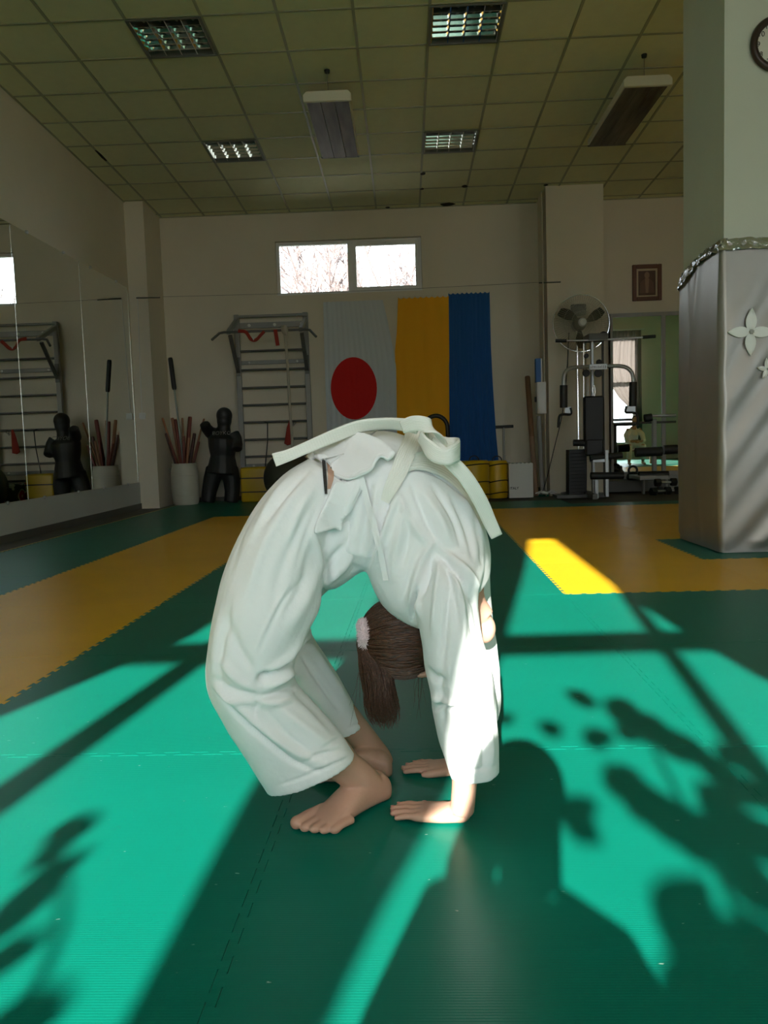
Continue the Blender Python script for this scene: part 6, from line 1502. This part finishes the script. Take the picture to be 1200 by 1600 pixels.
# tall potted plants inside the windows
M_leaf = mat('plant_leaf', srgb(58, 104, 46), 0.5, var=0.25, vscale=8)
M_stem = mat('plant_stem', srgb(92, 74, 50), 0.8)
M_pot = mat('terracotta', srgb(150, 86, 60), 0.8, var=0.1)
def leaf_mesh():
    m_ = MB(); rows = []
    for s_ in range(9):
        u_ = s_/8; w = 0.36*math.sin(math.pi*u_**0.75)**0.85
        rows.append([Vector((v_*w, u_, 0.10*abs(v_)-0.18*u_*u_)) for v_ in (-1, -.5, 0, .5, 1)])
    m_.grid(rows); m_.grid([[p-Vector((0, 0, .006)) for p in reversed(r_)] for r_ in rows]); return m_.mesh('leaf', smooth=True)
LEAF = leaf_mesh(); LEAF.materials.append(M_leaf)
def plant(x, yp, label, leaves, stems, pot_h=0.34, pot_r=0.2):
    P = thing('potted_plant', (x, yp, 0), label, 'plant')
    m_ = MB(); m_.lathe([(0, 0), (pot_r*.72, 0), (pot_r*.98, pot_h*.9), (pot_r*1.06, pot_h*.9), (pot_r*1.06, pot_h), (pot_r*.95, pot_h), (pot_r*.93, pot_h*.88), (0, pot_h*.86)], (x, yp, 0), 28, cap=False); m_.build('pot', M_pot, P, smooth=True)
    m_ = MB(); m_.lathe([(0, pot_h*.89), (pot_r*.92, pot_h*.885), (pot_r*.9, pot_h*.86), (0, pot_h*.86)], (x, yp, 0), 20, cap=False); m_.build('soil', mat('potting_soil', srgb(54, 42, 32), 0.95), P)
    for st_ in stems:
        m_ = MB(); pts = smooth_poly([tuple(p) for p in st_], 14); m_.tube([Vector(tuple(p)) for p in pts], [.013-.007*i/13 for i in range(14)], 8); m_.build('stem', M_stem, P, smooth=True)
    for (lx_, lz_, ln, ang, dy) in leaves:
        o = link('leaf', LEAF, None, P, local=True)
        d = Vector((math.cos(ang), 0, math.sin(ang))); c = Vector((lx_, yp+dy, lz_))-d*ln*0.5
        nrm_ = Vector((random.uniform(-.35, .35), -1, random.uniform(-.2, .5))).normalized(); X_ = d.cross(nrm_).normalized(); Z_ = X_.cross(d)
        Mx = Matrix((X_, d, Z_)).transposed().to_4x4(); o.matrix_basis = Matrix.Translation(c-Vector((x, yp, 0))) @ Mx @ Matrix.Scale(ln, 4)
    return P
YP = -2.05
def shadow_src(px, py, Yq=YP):      # where a leaf has to hang for its shadow to fall on this spot of the mats
    g_ = gnd(px, py); return g_.x-SUN_AZ*(g_.y-Yq), SUN_T*(g_.y-Yq)
LV = []
for px, py, sz, ang in ((860,1140,.075,2.6),(905,1092,.085,2.5),(925,1102,.06,.2),(975,1110,.13,-.75),(1012,1132,.14,-.8),(1055,1160,.13,-.9),(990,1150,.09,-.3),(940,1160,.09,.1),(1085,1180,.12,-.6),(790,1120,.06,.5),
        (905,1270,.10,.3),(985,1232,.13,-.9),(1020,1262,.13,-.7),(1060,1290,.13,-.3),(1100,1300,.14,.2),(1135,1265,.13,-1.1),(1165,1240,.12,-.8),(1120,1200,.10,-.5),(920,1310,.08,-.8),
        (1085,1440,.13,.6),(1060,1415,.11,2.6),(1105,1475,.12,-1.3),(1160,1330,.12,-.6),(1185,1390,.12,-.9),(1190,1300,.12,-.4),(1150,1190,.09,-.9),(1180,1470,.12,-.8),(1110,1580,.13,.2),(1150,1570,.13,.3),(1190,1585,.13,.0)):
    sx, sz_ = shadow_src(px, py); LV.append((sx, sz_, sz, ang, random.uniform(-.04, .04)))
b_ = shadow_src(1180, 1545); m_1 = shadow_src(1140, 1400); t_1 = shadow_src(1000, 1130); t_2 = shadow_src(1110, 1240)
px_ = 0.72
plant(px_, YP, 'tall broad-leaved plant in a terracotta pot before the right window', LV,
      [[(px_, YP, .3), (b_[0]+.02, YP, .8), (b_[0], YP, b_[1]), (m_1[0], YP, m_1[1]), (t_1[0], YP, t_1[1])], [(px_-.03, YP, .3), (b_[0]+.06, YP, .9), (m_1[0]+.06, YP, m_1[1]), (t_2[0], YP, t_2[1])], [(px_+.03, YP, .3), (px_+.03, YP, 1.0), shadow_src(1190, 1300)[0:1]+(YP,)+shadow_src(1190, 1300)[1:]]])
LV2 = []
for px, py, sz, ang in ((105,1305,0.087,.3),(85,1330,0.068,-.3),(130,1290,0.056,.6),(92,1360,0.081,.9),(60,1385,0.081,.7),(35,1415,0.081,.5),(10,1450,0.081,.8),(15,1500,0.074,.4),(55,1560,0.087,.7),(20,1590,0.081,.6),(70,1590,0.062,.3)):
    sx, sz_ = shadow_src(px, py); LV2.append((sx, sz_, sz, ang, random.uniform(-.04, .04)))
q1 = shadow_src(30, 1590); q2 = shadow_src(100, 1310); xq = q1[0]-.1
plant(xq, YP, 'potted plant with a few broad leaves before the left window', LV2, [[(xq, YP, .3), (q1[0]-.05, YP, .9), (q1[0], YP, q1[1]), (q2[0], YP, q2[1])]])

# ================================================================== the seated judoka that the far mirror shows, on a bench to the right
sx, sy = 5.72, 2.1
bn = thing('bench', (sx, sy+0.05, 0), 'low wooden bench a person in white sits on, right of the mats', 'bench')
MB().box((sx-.6, sy-.10, .33), (sx+.6, sy+.25, .372)).build('seat', M_palewood, bn, bevel=.006)
for dx in (-.52, .52):
    for dy in (-.06, .21): MB().box((sx+dx-.025, sy+dy-.025, 0), (sx+dx+.025, sy+dy+.025, .33)).build('leg', M_palewood, bn, bevel=.004)
jd = thing('person', (sx, sy+.05, 0), 'person in a white judo suit sitting on a low bench', 'person')
sb_ = MB()
def F(mb_, pts, r_): mb_.tube([Vector((sx+p[0], sy+p[1], p[2])) for p in pts], r_, 16)
# faces the back wall (+Y), leaning forward with the forearms on the thighs
F(sb_, [(0,.08,.52),(0,.10,.65),(0,.20,.82),(0,.30,.93)], [.13,.13,.135,.06]); F(sb_, [(0,.28,.93),(0,.34,1.0),(0,.38,1.05)], [.05,.047,.05])
sb_.sphere((sx, sy+.42, 1.10), (.073, .09, .11), 20, 14); sb_.sphere((sx, sy+.515, 1.07), (.012, .016, .018), 10, 8)
for s in (-1, 1):
    sb_.sphere((sx+s*.073, sy+.41, 1.09), (.01, .02, .028), 10, 8)
    F(sb_, [(s*.08,.10,.47),(s*.14,.30,.48),(s*.17,.50,.46)], [.085,.075,.058]); F(sb_, [(s*.17,.50,.46),(s*.17,.50,.28),(s*.17,.47,.08)], [.055,.05,.036])
    F(sb_, [(s*.17,.44,.05),(s*.17,.50,.04),(s*.18,.58,.03),(s*.18,.64,.02)], [.036,.036,.033,.018])
    F(sb_, [(s*.13,.28,.88),(s*.20,.32,.74),(s*.20,.42,.60),(s*.10,.56,.58),(s*.05,.60,.58)], [.055,.045,.038,.03,.024])
    for k in range(4): F(sb_, [(s*.045,.60,.60-.018*k),(s*.01,.63,.60-.018*k),(-s*.02,.615,.595-.018*k)], [.0095,.009,.007])
    F(sb_, [(s*.05,.585,.60),(s*.03,.58,.625),(s*.012,.585,.64)], [.011,.01,.007])
remesh(sb_, 'body', 0.008, M_skin, jd, 3)
jk = MB(); F(jk, [(0,.07,.50),(0,.10,.65),(0,.20,.82),(0,.285,.92)], [.155,.15,.15,.075])
for s in (-1, 1): F(jk, [(s*.10,.26,.87),(s*.20,.32,.74),(s*.205,.42,.60),(s*.14,.52,.585)], [.075,.066,.058,.052])
remesh(jk, 'judo_jacket', 0.009, M_gi, jd, 3)
jt = MB()
for s in (-1, 1): F(jt, [(s*.08,.09,.48),(s*.14,.30,.49),(s*.17,.49,.47)], [.10,.09,.075]); F(jt, [(s*.17,.49,.48),(s*.17,.50,.30),(s*.17,.48,.14)], [.075,.07,.066])
remesh(jt, 'judo_trousers', 0.009, M_gi, jd, 3)
F2 = MB(); F2.torus((sx, sy+.09, .60), .152, .02, 28, 8); F2.build('belt', mat('dark_belt', srgb(40, 40, 44), .8), jd, smooth=True)
q = MB(); q.sphere((sx, sy+.40, 1.125), (.077, .09, .098), 20, 12); remesh(q, 'hair', 0.008, mat('short_hair', (.03, .02, .015), .7), jd, 1)
for s in (-1, 1):
    q = MB(); q.sphere((sx+s*.028, sy+.497, 1.105), .0105, 10, 8); q.build('eye', M_eye, jd, smooth=True)
